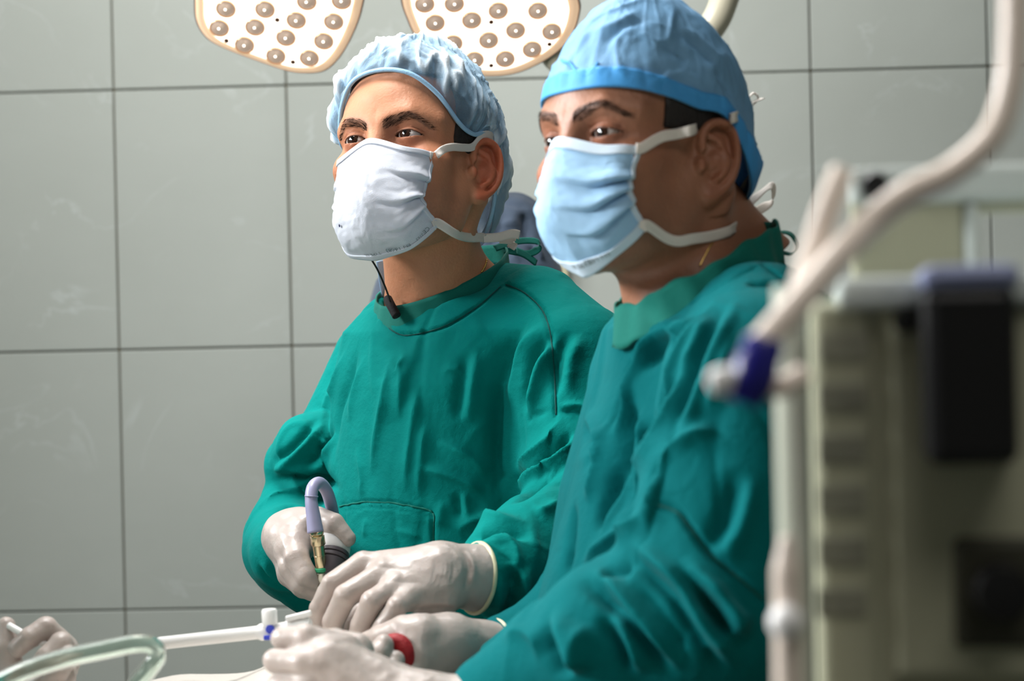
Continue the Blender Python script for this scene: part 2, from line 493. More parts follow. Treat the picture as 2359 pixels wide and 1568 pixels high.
# ------------------------------------------------------------------ surgical lights
LRIM = mat('lamp_housing_enamel', (205, 190, 182), .3, coat=.3)
LBAND = mat('lamp_cover_edge', (250, 215, 180), .35, emit=(srgb(255, 214, 175), .55))
LGLOW = mat('lamp_lit_cover', (255, 245, 230), .4, emit=(srgb(255, 243, 228), 2.6))
LRING = mat('lens_ring_gold', (235, 196, 152), .3, metal=.7, emit=(srgb(235, 190, 140), .18))
LLENS = mat('lamp_lens_glass', (200, 176, 158), .12, metal=.3, coat=.8, emit=(srgb(205, 178, 158), .50))
LGLINT = mat('lens_highlight_glow', (255, 250, 240), .3, emit=(srgb(255, 246, 235), 4.0))  # glowing dot that stands for the highlight on each lens
LHOLE = mat('lamp_screw', (110, 70, 45), .5)
CREAM = mat('cream_enamel', (205, 198, 175), .35, coat=.2)
def surgical_light(label, outline, lenses, holes, Cpx, d, tilt, turn, arm=None):
    C = P(*Cpx, d)
    n = nrm(np.array([math.sin(turn) * math.cos(tilt), -math.cos(turn) * math.cos(tilt), -math.sin(tilt)]))
    e1 = nrm(np.cross(n, [0, 0, 1.0])); e2 = np.cross(e1, n)
    if e2[2] < 0: e1, e2 = -e1, -e2
    root = empty('surgical_light', C + np.array([0, 0, 0]))
    tag(root, label, 'lamp', 'petal-shaped surgical lamp heads')
    def loc(px, py):
        q = on_plane(px, py, C, n) - C; return np.array([q @ e1, q @ e2])
    O = cspline([loc(*p) for p in outline], 96); cen = O.mean(0)
    def world(uv, h): return e1 * uv[0] + e2 * uv[1] + n * h     # local to root
    def ring(scale, h, inset=0.0):
        q = cen + (O - cen) * scale
        return [world(p, h) for p in q]
    def stack(rings, cap0=True, cap1=True):
        V = np.concatenate(rings); k = 96; Fc = []
        for i in range(len(rings) - 1):
            for s in range(k):
                t = (s + 1) % k; Fc.append((i * k + s, i * k + t, (i + 1) * k + t, (i + 1) * k + s))
        if cap0: Fc.append(tuple(range(k))[::-1])
        if cap1: Fc.append(tuple((len(rings) - 1) * k + s for s in range(k)))
        return V, Fc
    V, Fc = stack([ring(.6, -.075), ring(.85, -.06), ring(.97, -.03), ring(1.0, -.012), ring(1.0, -.004), ring(.988, .002), ring(.975, .0)], True, True)
    mesh_obj('housing', V, Fc, LRIM, root)
    V, Fc = stack([ring(.972, .001), ring(.965, .0035), ring(.90, .0045), ring(.86, .003)], True, True)
    mesh_obj('lamp_cover', V, Fc, LBAND, root)
    lc = [loc(*p) for p in lenses]
    V, Fc = stack([ring(.865, .0035), ring(.86, .0055), ring(.85, .006)], True, True)
    mesh_obj('lit_panel', V, Fc, LGLOW, root)
    for uv in lc:
        o = np.asarray(world(uv, .004)); r = .0142
        g = lathe('lens_ring', [(r * 1.0, 0), (r * 1.0, .0045), (r * .95, .0052), (r * .9, .003), (r * .9, .001)], o, n, LRING, root, 28)
        V, Fc = lathe_data([(r * .92, .0028), (r * .86, .0038), (r * .64, .0062), (r * .32, .0078), (r * .03, .0083)], o, n, 28)
        ln = mesh_obj('lens', V, Fc, LLENS, root)
        V, Fc = lathe_data([(.0016, .0068), (.0014, .0088), (.0003, .0092)], o + e2 * .0022, n, 12)
        mesh_obj('lens_highlight', V, Fc, LGLINT, ln)
    for p in holes:
        lathe('screw', [(.0036, 0), (.0036, .0030), (.0018, .0036)], world(loc(*p), .004), n, LHOLE, root, 14)
    return root, C, n
L1 = [(445, 0), (449, 48), (475, 88), (525, 115), (600, 143), (660, 163), (705, 169), (750, 163), (785, 132), (815, 80), (836, 20), (842, -50), (800, -170), (650, -235), (480, -160), (446, -60)]
L2 = [(922, 0), (934, 40), (960, 92), (1010, 132), (1065, 165), (1130, 176), (1200, 166), (1275, 128), (1318, 85), (1337, 35), (1334, -10), (1290, -140), (1110, -235), (955, -160), (920, -60)]
lens1 = [(522, 14), (612, 15), (507, 58), (589, 56), (684, 40), (770, 43), (660, 80), (747, 88), (565, 97), (637, 122), (714, 127), (708, -3), (788, -5), (535, -35), (625, -36), (560, -80), (650, -85), (735, -50), (745, -105)]
lens2 = [(1002, 46), (1086, 40), (1147, 18), (1238, 18), (978, 3), (1046, 2), (1043, 93), (1125, 86), (1187, 63), (1270, 66), (1092, 131), (1163, 129), (1225, 107), (1000, -45), (1100, -40), (1190, -30), (1060, -90), (1150, -85), (1230, -65)]
sl1, c1, n1 = surgical_light('lit petal-shaped surgical lamp head hanging clear of the heads, left of the bouffant cap', L1, lens1, [(640, 40), (523, 88), (676, 137)], (650, -20), 3.0, R(42), R(-4))
sl2, c2, n2 = surgical_light('lit petal-shaped surgical lamp head partly hidden behind the white bouffant cap', L2, lens2, [(1131, 45), (1265, 96), (1131, 145)], (1130, -20), 3.02, R(42), R(4))
# cream yoke of the right lamp, passing behind the blue cap up to its pole
def rel(root, pts): return [np.asarray(p) - np.array(root.location) for p in pts]
yoke = spline([c2 - n2 * .06, P(1240, 60, 3.12), P(1290, 140, 3.12), P(1400, 190, 3.12), P(1540, 160, 3.12), P(1640, 60, 3.12), P(1680, -30, 3.12), P(1740, -160, 3.12), P(1830, -420, 3.12), P(1860, -700, 3.12), np.array([P(1865, -900, 3.12)[0], 3.12, CEIL - .005])], 90)
tube('lamp_arm', rel(sl2, yoke), .0205, CREAM, sl2, 20)
arm1 = spline([c1 - n1 * .06, c1 - n1 * .12 + np.array([0, 0, .08]), c1 + np.array([0, .2, .35]), c1 + np.array([0.02, .2, .55]), np.array([c1[0] + .02, c1[1] + .2, CEIL - .005])], 40)
tube('lamp_arm', rel(sl1, arm1), .02, CREAM, sl1, 16)
# ------------------------------------------------------------------ heads
class Head:
    def __init__(s, cpx, d, yaw, pitch, roll, k=1.0):
        s.c = P(*cpx, d); s.k = k
        a, b, g = R(yaw), R(pitch), R(roll)
        z = np.array([0, 0, 1.0]); f0 = np.array([-math.sin(a), -math.cos(a), 0]); l0 = np.array([math.cos(a), -math.sin(a), 0])
        f = f0 * math.cos(b) + z * math.sin(b); u = z * math.cos(b) - f0 * math.sin(b)
        s.l = l0 * math.cos(g) + u * math.sin(g); s.u = u * math.cos(g) - l0 * math.sin(g); s.f = f
        s.M = np.array([s.l, s.f, s.u])
    def w(s, q):                       # local (left, forward, up) -> world
        q = np.asarray(q, float); return s.c + s.k * (q @ s.M)
    def loc(s, V): return (np.asarray(V) - s.c) @ s.M.T / s.k
    def dirw(s, q): return np.asarray(q, float) @ s.M

def head_core(q):
    a = np.abs(q[:, 0:1]); m = np.concatenate([a, q[:, 1:]], 1).astype(f32)     # mirrored
    d = ell(q, (0, -.010, .042), (.076, .098, .088))
    d = smin(d, ell(q, (0, .022, .05), (.062, .068, .052)), .02)
    d = smin(d, ell(q, (0, .026, -.022), (.060, .062, .078)), .025)
    d = smin(d, ell(m, (.046, .058, -.013), (.021, .024, .017)), .022)
    d = smin(d, ell(m, (.036, .052, -.05), (.026, .030, .04)), .02)
    d = smin(d, chain(m, [(.060, .0, -.03), (.054, .018, -.07), (.02, .058, -.086)], (.016, .017, .016)), .028)
    d = smin(d, ell(q, (0, .062, -.083), (.022, .018, .018)), .02)
    d = smin(d, ell(q, (0, .068, -.06), (.034, .030, .028)), .02)
    d = smin(d, chain(m, [(.010, .084, .029), (.034, .080, .036), (.054, .060, .031)], (.009, .010, .008)), .018)
    d = smax(d, -ell(m, (.033, .103, .014), (.021, .022, .014)), .014)
    # lids round the eye
    e = m - np.array([.032, .0735, .014], f32)
    s_ = np.sqrt((e * e).sum(1)) - .0148
    lx = e[:, 0]
    up = .0040 * (1 - (lx / .0150) ** 2); dn = -.0036 * (1 - (lx / .0155) ** 2)
    slit = np.maximum(e[:, 2] - up, dn - e[:, 2])
    slit = np.where(e[:, 1] > 0, slit, .01)
    d = smin(d, s_, .006)
    d = np.maximum(d, -np.maximum(slit, s_ - .004))
    # lid crease
    d = d + .0016 * np.exp(-((s_) / .004) ** 2) * np.exp(-((e[:, 2] - .0085 + .25 * lx * lx / .015) / .0013) ** 2) * (e[:, 1] > 0)
    # nose
    d = smin(d, chain(q, [(0, .087, .022), (0, .100, -.010), (0, .104, -.020)], (.0085, .009, .0105)), .012)
    d = smin(d, ell(m, (.013, .094, -.025), (.0085, .011, .009)), .006)
    # lips
    d = smin(d, ell(q, (0, .088, -.054), (.022, .008, .006)), .006)
    d = smin(d, ell(q, (0, .086, -.064), (.020, .008, .006)), .006)
    return d
def ear_sdf(q, flare=.45):
    """q with the ear on +x side; ear plane: a back, u up, o out"""
    A = nrm((flare, -(1 - flare ** 2) ** .5, 0.0)); U = nrm((0.05, -.16, .985)); U = nrm(U - A * (U @ A)); O = np.cross(U, A); O = -O if O[0] < 0 else O
    o = np.array([.0705, .004, -.010]); K = 1.12
    e = np.stack([(q - o.astype(f32)) @ A.astype(f32), (q - o.astype(f32)) @ U.astype(f32), ((q - o.astype(f32)) @ O.astype(f32)) / f32(1.3)], 1) / f32(K)
    pts = [(.006, .004, .004), (.003, .015, .004), (.008, .027, .004), (.019, .0315, .004), (.029, .026, .004), (.034, .012, .003), (.0325, -.004, .003), (.026, -.017, .003), (.016, -.026, .002), (.008, -.029, .002)]
    sp = cspline_open(pts, 22)
    d = ell(e, (.017, .003, -.0015), (.0165, .029, .0035))
    d = smin(d, chain(e, sp, [.0036] * len(sp)), .003)
    d = smin(d, ell(e, (.008, -.025, .001), (.0095, .0105, .0042)), .005)
    ah = cspline_open([(.012, .019, .003), (.020, .014, .004), (.0245, .004, .004), (.022, -.008, .004), (.014, -.015, .004)], 12)
    d = smin(d, chain(e, ah, [.0034] * len(ah)), .003)
    d = smax(d, -ell(e, (.011, -.001, .0045), (.0092, .0122, .0092)), .003)
    d = smax(d, -ell(e, (.0265, .016, .0075), (.0045, .012, .006)), .003)
    d = smin(d, ell(e, (.001, -.004, .005), (.0045, .0065, .0045)), .003)
    d = smin(d, cap(e, (.004, .0, -.012), (.016, .0, -.004), .012, .011), .006)
    return d * f32(K)
def cspline_open(pts, n): return spline(pts, n)
def head_sdf(q, flare=.45):
    d = head_core(q)
    m = q.copy(); m[:, 0] = np.abs(m[:, 0])
    c = np.array([.085, -.008, 0], f32)
    near = ((m - c) ** 2).sum(1) < .06 ** 2
    far = np.sqrt(((m - c) ** 2).sum(1)) - .04
    e = far.astype(f32)
    if near.any(): e[near] = ear_sdf(m[near], flare)
    return smin(d, e, .004)

def person_body(H, neck, skin, flare=.45, clothes=None, collar=None, torso=None, paint=None, h=.0014):
    """one continuous surface: head, ears, neck and upper chest (fine), torso, arms and legs under the clothes (coarse)"""
    def f(p):
        q = ((p - H.c.astype(f32)) @ H.M.T.astype(f32) / H.k).astype(f32)
        d = head_sdf(q, flare) * H.k
        n = neck(p)
        if clothes is not None:       # below the collar the skin stays inside the cloth
            hgt = ((p - collar[0].astype(f32)) @ collar[1].astype(f32)) + .014
            n = smax(n, np.minimum(-hgt, clothes(p) + .007), .004)
        return smin(d, n, .018)
    V0 = [H.w(x) for x in ((.13, .14, .15), (-.13, -.13, -.13), (.13, -.13, .15), (-.13, .14, -.1))]
    zs = min(v[2] for v in neck.pts) - .005
    lo = np.minimum(H.c - .155, np.min(neck.pts, 0) - .085); hi = np.maximum(H.c + .165, np.max(neck.pts, 0) + .085)
    lo[2] = min(H.c[2] - .12, zs); hi[2] = H.c[2] + .16
    V, Q = sdf_mesh(f, lo, hi, h)
    V = relax(V, Q, 1, .35)
    ql = H.loc(V)
    col = paint(ql, V, normals(V, Q))
    S = Surf(V, Q)
    def ft(p):
        d = torso(p)
        if clothes is not None:
            m = p[:, 2] > .5
            if m.any(): d[m] = np.maximum(d[m], clothes(p[m]) + .030)
        return d
    Vt, Qt = sdf_mesh(ft, torso.lo, torso.hi, .014, slack=2.5)
    ct = np.tile(np.array(skin), (len(Vt), 1))
    Va = np.concatenate([V, Vt]); Qa = np.concatenate([Q, Qt + len(V)]); ca = np.concatenate([col, ct])
    return Va, Qa, ca, S, f

def skin_paint(base, beard=.35, dh=0.0, brow=(.05, .035, .03), browshape=None, earred=.0, hair=None, lipcol=(.35, .12, .09)):
    base = np.array(base[:3])
    def fn(q, V, N):
        a = np.abs(q[:, 0]); f, u = q[:, 1], q[:, 2]
        c = np.tile(base, (len(q), 1))
        n1 = noise(q * 55); n2 = noise(q * 260); n3 = noise(q * 18)
        c *= (1 + .10 * n1 + .06 * n2 + .08 * n3)[:, None]
        # warmer nose, cheeks, ears
        red = np.exp(-((a - .04) ** 2 + (u + .02) ** 2) / .025 ** 2) * (f > .03) * .35
        ear = smooth(a, .077, .084) * (np.abs(u) < .045)
        red = np.maximum(red, ear * earred)
        c = c * (1 + red[:, None] * (np.array([1.05, .62, .55]) - 1))
        # beard shadow
        b = smooth(-u, .022, .06) * smooth(f, -.01, .03) * (1 - smooth(-u, .11, .14)) * (a < .078) * beard
        b *= .75 + .5 * np.clip(n2 * 1.8 + .3, 0, 1)
        c = c * (1 - b[:, None] * (1 - np.array([.42, .48, .55])))
        # brows: arched hairy band
        t = np.clip((a - .008) / .048, 0, 1)
        bu = dh + .0285 + .0105 * np.sin(t * 2.1) - .010 * smooth(t, .6, 1)
        hw = .0046 * (1 - .62 * t) + .0010
        w = smooth(1 - np.abs(u - bu - .0012 * n2) / hw / 1.25, 0, .6) * (f > .045) * smooth(a, .006, .013) * (1 - smooth(a, .052, .060))
        c = c * (1 - .6 * w[:, None]) + np.array(brow) * .6 * w[:, None]
        # lash line and lid rim
        e = np.stack([a - .032, f - .0735, u - .014], 1); r = np.linalg.norm(e, axis=1)
        up = .0040 * (1 - (e[:, 0] / .0150) ** 2)
        la = np.exp(-((e[:, 2] - up - .0004) / .0011) ** 2) * (r < .0165) * (e[:, 1] > 0) * (np.abs(e[:, 0]) < .0165)
        dn = -.0036 * (1 - (e[:, 0] / .0155) ** 2)
        lb = np.exp(-((e[:, 2] - dn) / .0008) ** 2) * (r < .0165) * (e[:, 1] > 0) * (np.abs(e[:, 0]) < .0155)
        c = c * (1 - np.clip(.85 * la + .45 * lb, 0, 1)[:, None] * .9)
        # darker skin of the lids and under the eye
        lid = np.exp(-((r - .014) / .006) ** 2) * (e[:, 1] > -.002)
        c = c * (1 - lid[:, None] * np.array([.10, .16, .16]))
        if hair is not None:
            hm = hair(q); c = c * (1 - hm[:, None]) + np.array([.02, .014, .011]) * hm[:, None]
        return np.clip(c, 0, 1)
    return fn

EYEW = mat('eye_white', (176, 164, 158), .15, coat=.8)
IRIS = mat('dark_brown_iris', (48, 30, 22), .1, coat=1.0)
PUPIL = mat('pupil', (6, 5, 5), .08, coat=1.0)
HAIR = mat('short_black_hair', (30, 24, 22), .55, bump=((900, .0012),), var=(300, .5))
def eyeballs(H, gaze, parent):
    for s in (1, -1):
        o = H.w((s * .032, .0735, .014)); g = nrm(H.dirw(gaze))
        prof = []; K = 28; r = .0133 * H.k
        for i in range(K + 1):
            t = math.pi * i / K
            rr = r * (1 + .05 * math.exp(-((math.pi - t) / .42) ** 2))
            prof.append((max(rr * math.sin(t), 1e-5), -rr * math.cos(t)))
        V, Fc = lathe_data(prof, o, g, 32)
        me = mesh_obj('eye', V, Fc, [EYEW, IRIS, PUPIL], parent)
        idx = []
        for p in me.data.polygons:
            c = sum((me.data.vertices[i].co for i in p.vertices), Vector()) / len(p.vertices)
            ang = math.acos(max(-1, min(1, nrm(np.array(c) - o) @ g)))
            idx.append(2 if ang < .22 else (1 if ang < .55 else 0))
        me.data.polygons.foreach_set('material_index', idx)
def eyebrows(H, S, parent, m, dh=0.0):
    """short lying hairs over the brow band"""
    for s in (1, -1):
        V = []; Fc = []
        for k in range(120):
            t = random.random(); a = .009 + .048 * t
            bu = dh + .0285 + .0105 * math.sin(t * 2.1) - .010 * float(smooth(t, .6, 1))
            hw = .0048 * (1 - .62 * t) + .001
            u = bu + random.uniform(-1, 1) * hw
            fo = .2
            o = H.w((s * a, .16, u)); d = -H.f
            h = S.bvh.ray_cast(Vector(o), Vector(d), .2)
            if h[0] is None: continue
            p = np.array(h[0]); n = np.array(h[1])
            tng = nrm(H.dirw((s * (.75 + .3 * t), 0, .75 - 1.25 * t + random.uniform(-.25, .25)))); tng = nrm(tng - n * (tng @ n))
            b = np.cross(n, tng); L = random.uniform(.005, .009)
            i = len(V)
            V += [p + b * .00018, p - b * .00018, p + n * .0005, p + tng * L + n * .0010]
            Fc += [(i, i + 1, i + 3), (i + 1, i + 2, i + 3), (i + 2, i, i + 3)]
        tag(mesh_obj('eyebrow', np.array(V), Fc, m, parent, smooth_=False), kind='stuff')
def hair_part(H, region, parent, thick=.004, h=.002, m=None):
    def f(p):
        q = ((p - H.c.astype(f32)) @ H.M.T.astype(f32) / H.k).astype(f32)
        return np.maximum(head_core(q) - thick, region(q)) * H.k
    V, Q = sdf_mesh(f, H.c - .15, H.c + .16, h)
    N = normals(V, Q); q = H.loc(V)
    V = V + N * (.0010 * noise(q * np.array([260, 260, 90])))[:, None]
    return mesh_obj('hair', V, Q, m or HAIR, parent)

def cap_surface(H, opening, apex, O, env, n_th=240, n_t=70, puff=.15, lump=0, gather=0, ng=40, facet=0, sag=None, seed=0.0, crisp=0.0, radial=1.0):
    C = cspline(opening, n_th); O = np.array(O, float); A = nrm(np.array(apex) - O); env = np.array(env, float)
    G = np.zeros((n_th, n_t, 3))
    for j in range(n_t):
        t = j / (n_t - 1)
        dc = C - O; rc = np.linalg.norm(dc, axis=1); dc = dc / rc[:, None]
        om = np.arccos(np.clip(dc @ A, -1, 1)); tt = min(t, .9995)
        dr = (np.sin((1 - tt) * om) / np.sin(om))[:, None] * dc + (np.sin(tt * om) / np.sin(om))[:, None] * A
        re = 1 / np.sqrt(((dr / env) ** 2).sum(1))
        b = smooth(t, 0, puff)
        r = rc * (1 - b) + re * b
        G[:, j] = O + dr * r[:, None]
    th = np.arange(n_th) / n_th
    n = grid_normals(G, True)
    if ((n[:, 10] * (G[:, 10] - O)).sum(1)).mean() < 0: n = -n
    q = G.reshape(-1, 3)
    T = np.broadcast_to(np.linspace(0, 1, n_t)[None], (n_th, n_t)).reshape(-1)
    TH_ = np.broadcast_to(th[:, None], (n_th, n_t)).reshape(-1)
    D = np.zeros(len(q))
    if lump: D += lump * noise(q * 22 + seed) * smooth(T, .02, .2)
    if gather:
        ph = TH_ * ng * 2 * math.pi + 5 * noise(np.stack([TH_ * 14, T * 2.2, TH_ * 0 + seed], 1)) * (1 + T * 2)
        g = np.abs(np.sin(ph / 2)) ** .7
        D += gather * (g - .5) * smooth(T, 0, .06) * np.exp(-T / .32)
    if facet:
        D += facet * (ridged(q * np.array([30, 30, 24]) + 3.3 + seed) * .6 + ridged(q * 58 + seed) * .35) * smooth(T, .03, .2)
    ang = TH_ * 2 * math.pi
    rp = lambda k, kt, o, w: np.exp(-(noise(np.stack([np.cos(ang) * k, np.sin(ang) * k, T * kt], 1) + o + seed) / w) ** 2)
    big = smooth(noise(q * 14 + 30 + seed), -.25, .25)
    D += crisp * (radial * rp(4.2, 2.0, 9, .07) + radial * .7 * rp(7.5, 4.5, 4, .08) * big + (1 - radial) * np.exp(-(noise(q @ np.array([[18, 6, 4], [-8, 9, 12], [5, -16, 11.]]) + 2 + seed) / .06) ** 2) + .45 * np.exp(-(noise(q * np.array([40, 40, 30]) + 9 + seed) / .06) ** 2) * (1 - big)) * smooth(T, .02, .12)
    cap_surface.D = D
    G = G + n * D.reshape(n_th, n_t)[..., None]
    if sag is not None: G = sag(G, T.reshape(n_th, n_t))
    return G

def mask_surface(rows, nu=70, nv=70, pleat=0.0, pl=(.34, .52, .70), pw=.06, seed=0, side=.25, wr=.0012, far=0.0):
    """rows: list of (v-ordered) half rows from centre to side; mirrored. returns local grid (u from -1..1)"""
    rows = np.array(rows, float)                  # nr, nc, 3
    nr, nc = rows.shape[:2]
    lf = rows[:, :0:-1] * np.array([-1, 1, 1]); lf[..., 1] -= far * np.clip(-lf[..., 0] / .03, 0, 1)
    full = np.concatenate([lf, rows], 1)
    A = np.stack([spline(r, nu) for r in full], 0)     # nr, nu
    G = np.stack([spline(A[:, i], nv) for i in range(nu)], 0)   # nu, nv
    n = grid_normals(G)
    if (n[nu // 2, nv // 2][1]) < 0: n = -n
    u = np.linspace(-1, 1, nu)[:, None] * np.ones((1, nv)); v = np.ones((nu, 1)) * np.linspace(0, 1, nv)[None]
    D = np.zeros((nu, nv))
    for c in pl:
        cc = c + (c - .5) * .35 * (1 - np.abs(u)) 
        x = (v - cc) / (pw * (1.25 - .5 * np.abs(u)))
        saw = np.where(x < 0, np.exp(-(x / 1.6) ** 2), -np.exp(-(x / .7) ** 2) * 0 + np.exp(-(x / .35) ** 2) * 2 - 1) * np.exp(-(np.maximum(x, 0) / .9) ** 2)
        D += pleat * saw * np.where(u > 0, smooth(u, side, .75), .6 * smooth(-u, .55, .9)) * (1 - .6 * smooth(np.abs(u), .9, 1))
    q = np.stack([u * 3, v * 5, u * 0 + seed], -1).reshape(-1, 3)
    D += (wr * noise(q * 1.6) + wr * .6 * noise(q * 4)).reshape(nu, nv) * smooth(v, .03, .15) * smooth(1 - v, .03, .12)
    return G + n * D[..., None], n
# ------------------------------------------------------------------ people
GOWN = mat('green_cotton_gown', (0, 116, 110), .8, bump=((900, .0003), (140, .0005), (34, .0030)), var=(9, .08), sheen=.02, spec=.06)
GOWN2 = mat('shaded_teal_cotton_gown', (0, 90, 93), .8, bump=((900, .0003), (140, .0005), (30, .0028)), var=(9, .08), sheen=.03, spec=.06)  # gown cloth again, colour lowered to stand for the dimmer light on it
SEAM = mat('shaded_gown_seam', (0, 78, 74), .9)  # real seams, coloured darker to carry the shade of their grooves
BROW = mat('eyebrow_hair', (34, 26, 23), .95, spec=.05)
GOWN_D = mat('green_cotton_trim', (0, 104, 92), .8, bump=((900, .0003), (150, .0005)), sheen=.05, spec=.3)
CAPW = mat('bouffant_nonwoven', (150, 192, 222), .5, bump=((500, .0004),))
def sheer(m):
    # thin nonwoven: seen through where single, dense where folded or seen edge-on
    nt = m.node_tree; L = nt.links.new; b = nt.nodes['Principled BSDF']
    lw = nt.nodes.new('ShaderNodeLayerWeight'); lw.inputs['Blend'].default_value = .35
    vc = nt.nodes.new('ShaderNodeVertexColor'); vc.layer_name = 'paint'
    ad = nt.nodes.new('ShaderNodeMath'); ad.operation = 'ADD'; ad.use_clamp = True
    L(lw.outputs['Facing'], ad.inputs[0]); L(vc.outputs['Color'], ad.inputs[1])
    mx = nt.nodes.new('ShaderNodeMix'); mx.data_type = 'RGBA'; mx.inputs['A'].default_value = srgb(142, 176, 200); mx.inputs['B'].default_value = srgb(232, 240, 245)  # fold crests coloured whiter to carry the highlights on the ridges
    L(vc.outputs['Color'], mx.inputs['Factor']); L(mx.outputs['Result'], b.inputs['Base Color'])
    mr = nt.nodes.new('ShaderNodeMapRange'); mr.inputs['To Min'].default_value = .20; mr.inputs['To Max'].default_value = 1.0
    L(ad.outputs[0], mr.inputs['Value']); L(mr.outputs[0], b.inputs['Alpha'])
    return m
sheer(CAPW)
CAPE = mat('bouffant_elastic', (150, 190, 220), .7, bump=((600, .0006),))
CAPB = mat('blue_cap_nonwoven', (126, 178, 218), .6, bump=((600, .0004),), var=(26, .12), transl=.25)
CAPBB = mat('blue_cap_band', (62, 150, 215), .6, bump=((700, .0003),))
MASKW = mat('white_mask_nonwoven', (220, 224, 234), .75, bump=((900, .0003),), transl=.15)
MASKB = mat('blue_mask_nonwoven', (160, 200, 232), .75, bump=((900, .0003),), transl=.12)
TIE = mat('mask_tie_tape', (236, 229, 221), .75, bump=((700, .0003),), transl=.2)
GLOVE = mat('latex_glove', (172, 159, 152), .42, bump=((70, .0010), (260, .0003)), var=(30, .04), sss=.12, coat=.15)
GLOVEC = mat('latex_glove_cuff', (206, 200, 164), .4, bump=((90, .0006),), coat=.1)
GOLD = mat('gold_chain', (230, 190, 110), .25, metal=1)
INK = mat('grey_print', (120, 132, 138), .8)
SKIN1 = mat('warm_skin', (200, 140, 105), .52, paint=True, bump=((330, .0005), (90, .0006)), sss=.12, spec=.4)
SKIN2 = mat('brown_skin', (150, 102, 78), .44, paint=True, bump=((330, .0005), (90, .0006)), sss=.10, spec=.4)

def chainf(pts, rs, k=0): return lambda p: chain(p, pts, rs, k)
def loft(slices, yaw, ztop_round=.03):
    """slices: (z, centre, lateral radius, depth radius) in world; ellipse turned by yaw"""
    sl = sorted(slices, key=lambda s: s[0])
    Z = np.array([s[0] for s in sl]); C = np.array([s[1] for s in sl]); A = np.array([s[2] for s in sl]); B = np.array([s[3] for s in sl])
    l = np.array([math.cos(yaw), -math.sin(yaw)], f32); f = np.array([-math.sin(yaw), -math.cos(yaw)], f32)
    def fn(p):
        z = p[:, 2]
        cx = np.interp(z, Z, C[:, 0]).astype(f32); cy = np.interp(z, Z, C[:, 1]).astype(f32)
        ra = np.interp(z, Z, A).astype(f32); rb = np.interp(z, Z, B).astype(f32)
        dx = p[:, 0] - cx; dy = p[:, 1] - cy
        u = dx * l[0] + dy * l[1]; v = dx * f[0] + dy * f[1]
        k0 = np.sqrt((u / ra) ** 2 + (v / rb) ** 2); k1 = np.sqrt((u / ra ** 2) ** 2 + (v / rb ** 2) ** 2) + 1e-6
        d = k0 * (k0 - 1) / k1
        d = np.where(k0 < .3, -np.minimum(ra, rb) * .7, d)
        return smax(d, np.maximum(z - Z[-1], Z[0] - z).astype(f32), ztop_round)
    return fn
def slices_px(rows, d):
    out = []
    for py, px, ra, rb in rows:
        c = P(px, py, d); out.append((c[2], c[:2], ra, rb))
    return out

def glove_hand(name, parent, palm, fingers, h=.0016, k=.006, creases=(), cut=None, m=None, label=None):
    """a gloved hand as one surface; palm: list of (a,b,ra,rb); fingers: list of (points, radii)"""
    allp = np.array([x for s in palm for x in s[:2]] + [x for f in fingers for x in f[0]])
    def f(p):
        d = None
        for a, b, ra, rb in palm:
            e = cap(p, a, b, ra, rb); d = e if d is None else smin(d, e, .012)
        fd = None
        for pts, rs in fingers:
            e = chain(p, pts, rs, .002); fd = e if fd is None else smin(fd, e, .0018)
        d = smin(d, fd, k)
        if cut is not None: d = smax(d, ((p - cut[0].astype(f32)) @ cut[1].astype(f32)), .003)
        return d
    V, Q = sdf_mesh(f, allp.min(0) - .045, allp.max(0) + .045, h)
    N = normals(V, Q)
    V = V + N * (.0006 * noise(V * 70) + .0004 * ridged(V * np.array([60, 60, 60])))[:, None]
    if creases:
        S = Surf(V, Q); V = fold(V, normals(V, Q), S, creases)
    o = mesh_obj(name, V, Q, m or GLOVE, parent)
    if label: o['label'] = label
    return o, Surf(V, Q)
def px3(pts): return [P(*p) for p in pts]
def cuff_ring(c, axis, up, ra, rb, r, mat_, parent, name='cuff'):
    a = nrm(axis); u = nrm(np.asarray(up) - a * (np.asarray(up) @ a)); v = np.cross(a, u)
    C = [np.asarray(c) + u * ra * math.cos(t) + v * rb * math.sin(t) for t in np.linspace(0, 2 * math.pi, 60)[:-1]]
    return tube(name, C, r, mat_, parent, 10, True)

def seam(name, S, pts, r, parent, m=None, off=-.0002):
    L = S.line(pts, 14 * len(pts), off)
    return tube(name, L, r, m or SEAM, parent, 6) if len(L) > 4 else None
def cloth(name, f, lo, hi, h, m, parent, creases, lowf=None, lowbox=None, amp=1.0, seed=0.0):
    V, Q = sdf_mesh(f, lo, hi, h)
    V = relax(V, Q, 1, .4)
    N = normals(V, Q)
    # loose cloth: long soft vertical folds, broken by smaller creases
    D = .0060 * noise(V * np.array([11, 11, 3.2]) + seed) + .0016 * noise(V * np.array([24, 24, 7]) + 7 + seed)
    rl = lambda s, o, w: np.exp(-(noise(V * np.array(s) + o + seed) / w) ** 2)
    D += .0030 * rl((9, 9, 2.6), 3, .045) * smooth(noise(V * 5 + 40 + seed), -.15, .3) + .0012 * rl((9, 9, 17), 11, .05) * smooth(noise(V * 7 + 60 + seed), .0, .3) - .0022 * rl((14, 14, 4), 21, .045) * smooth(noise(V * 6 + 80 + seed), -.1, .3)
    V = V + N * (D * amp)[:, None]
    S = Surf(V, Q); V = fold(V, normals(V, Q), S, creases, 1.35)
    S2 = Surf(V, Q)
    if lowf is not None:
        Vl, Ql = sdf_mesh(lowf, lowbox[0], lowbox[1], .014)
        Nl = normals(Vl, Ql); Vl = Vl + Nl * (.006 * noise(Vl * np.array([11, 11, 2])))[:, None]
        Va = np.concatenate([V, Vl]); Qa = np.concatenate([Q, Ql + len(V)])
    else: Va, Qa = V, Q
    return mesh_obj(name, Va, Qa, m, parent), S2

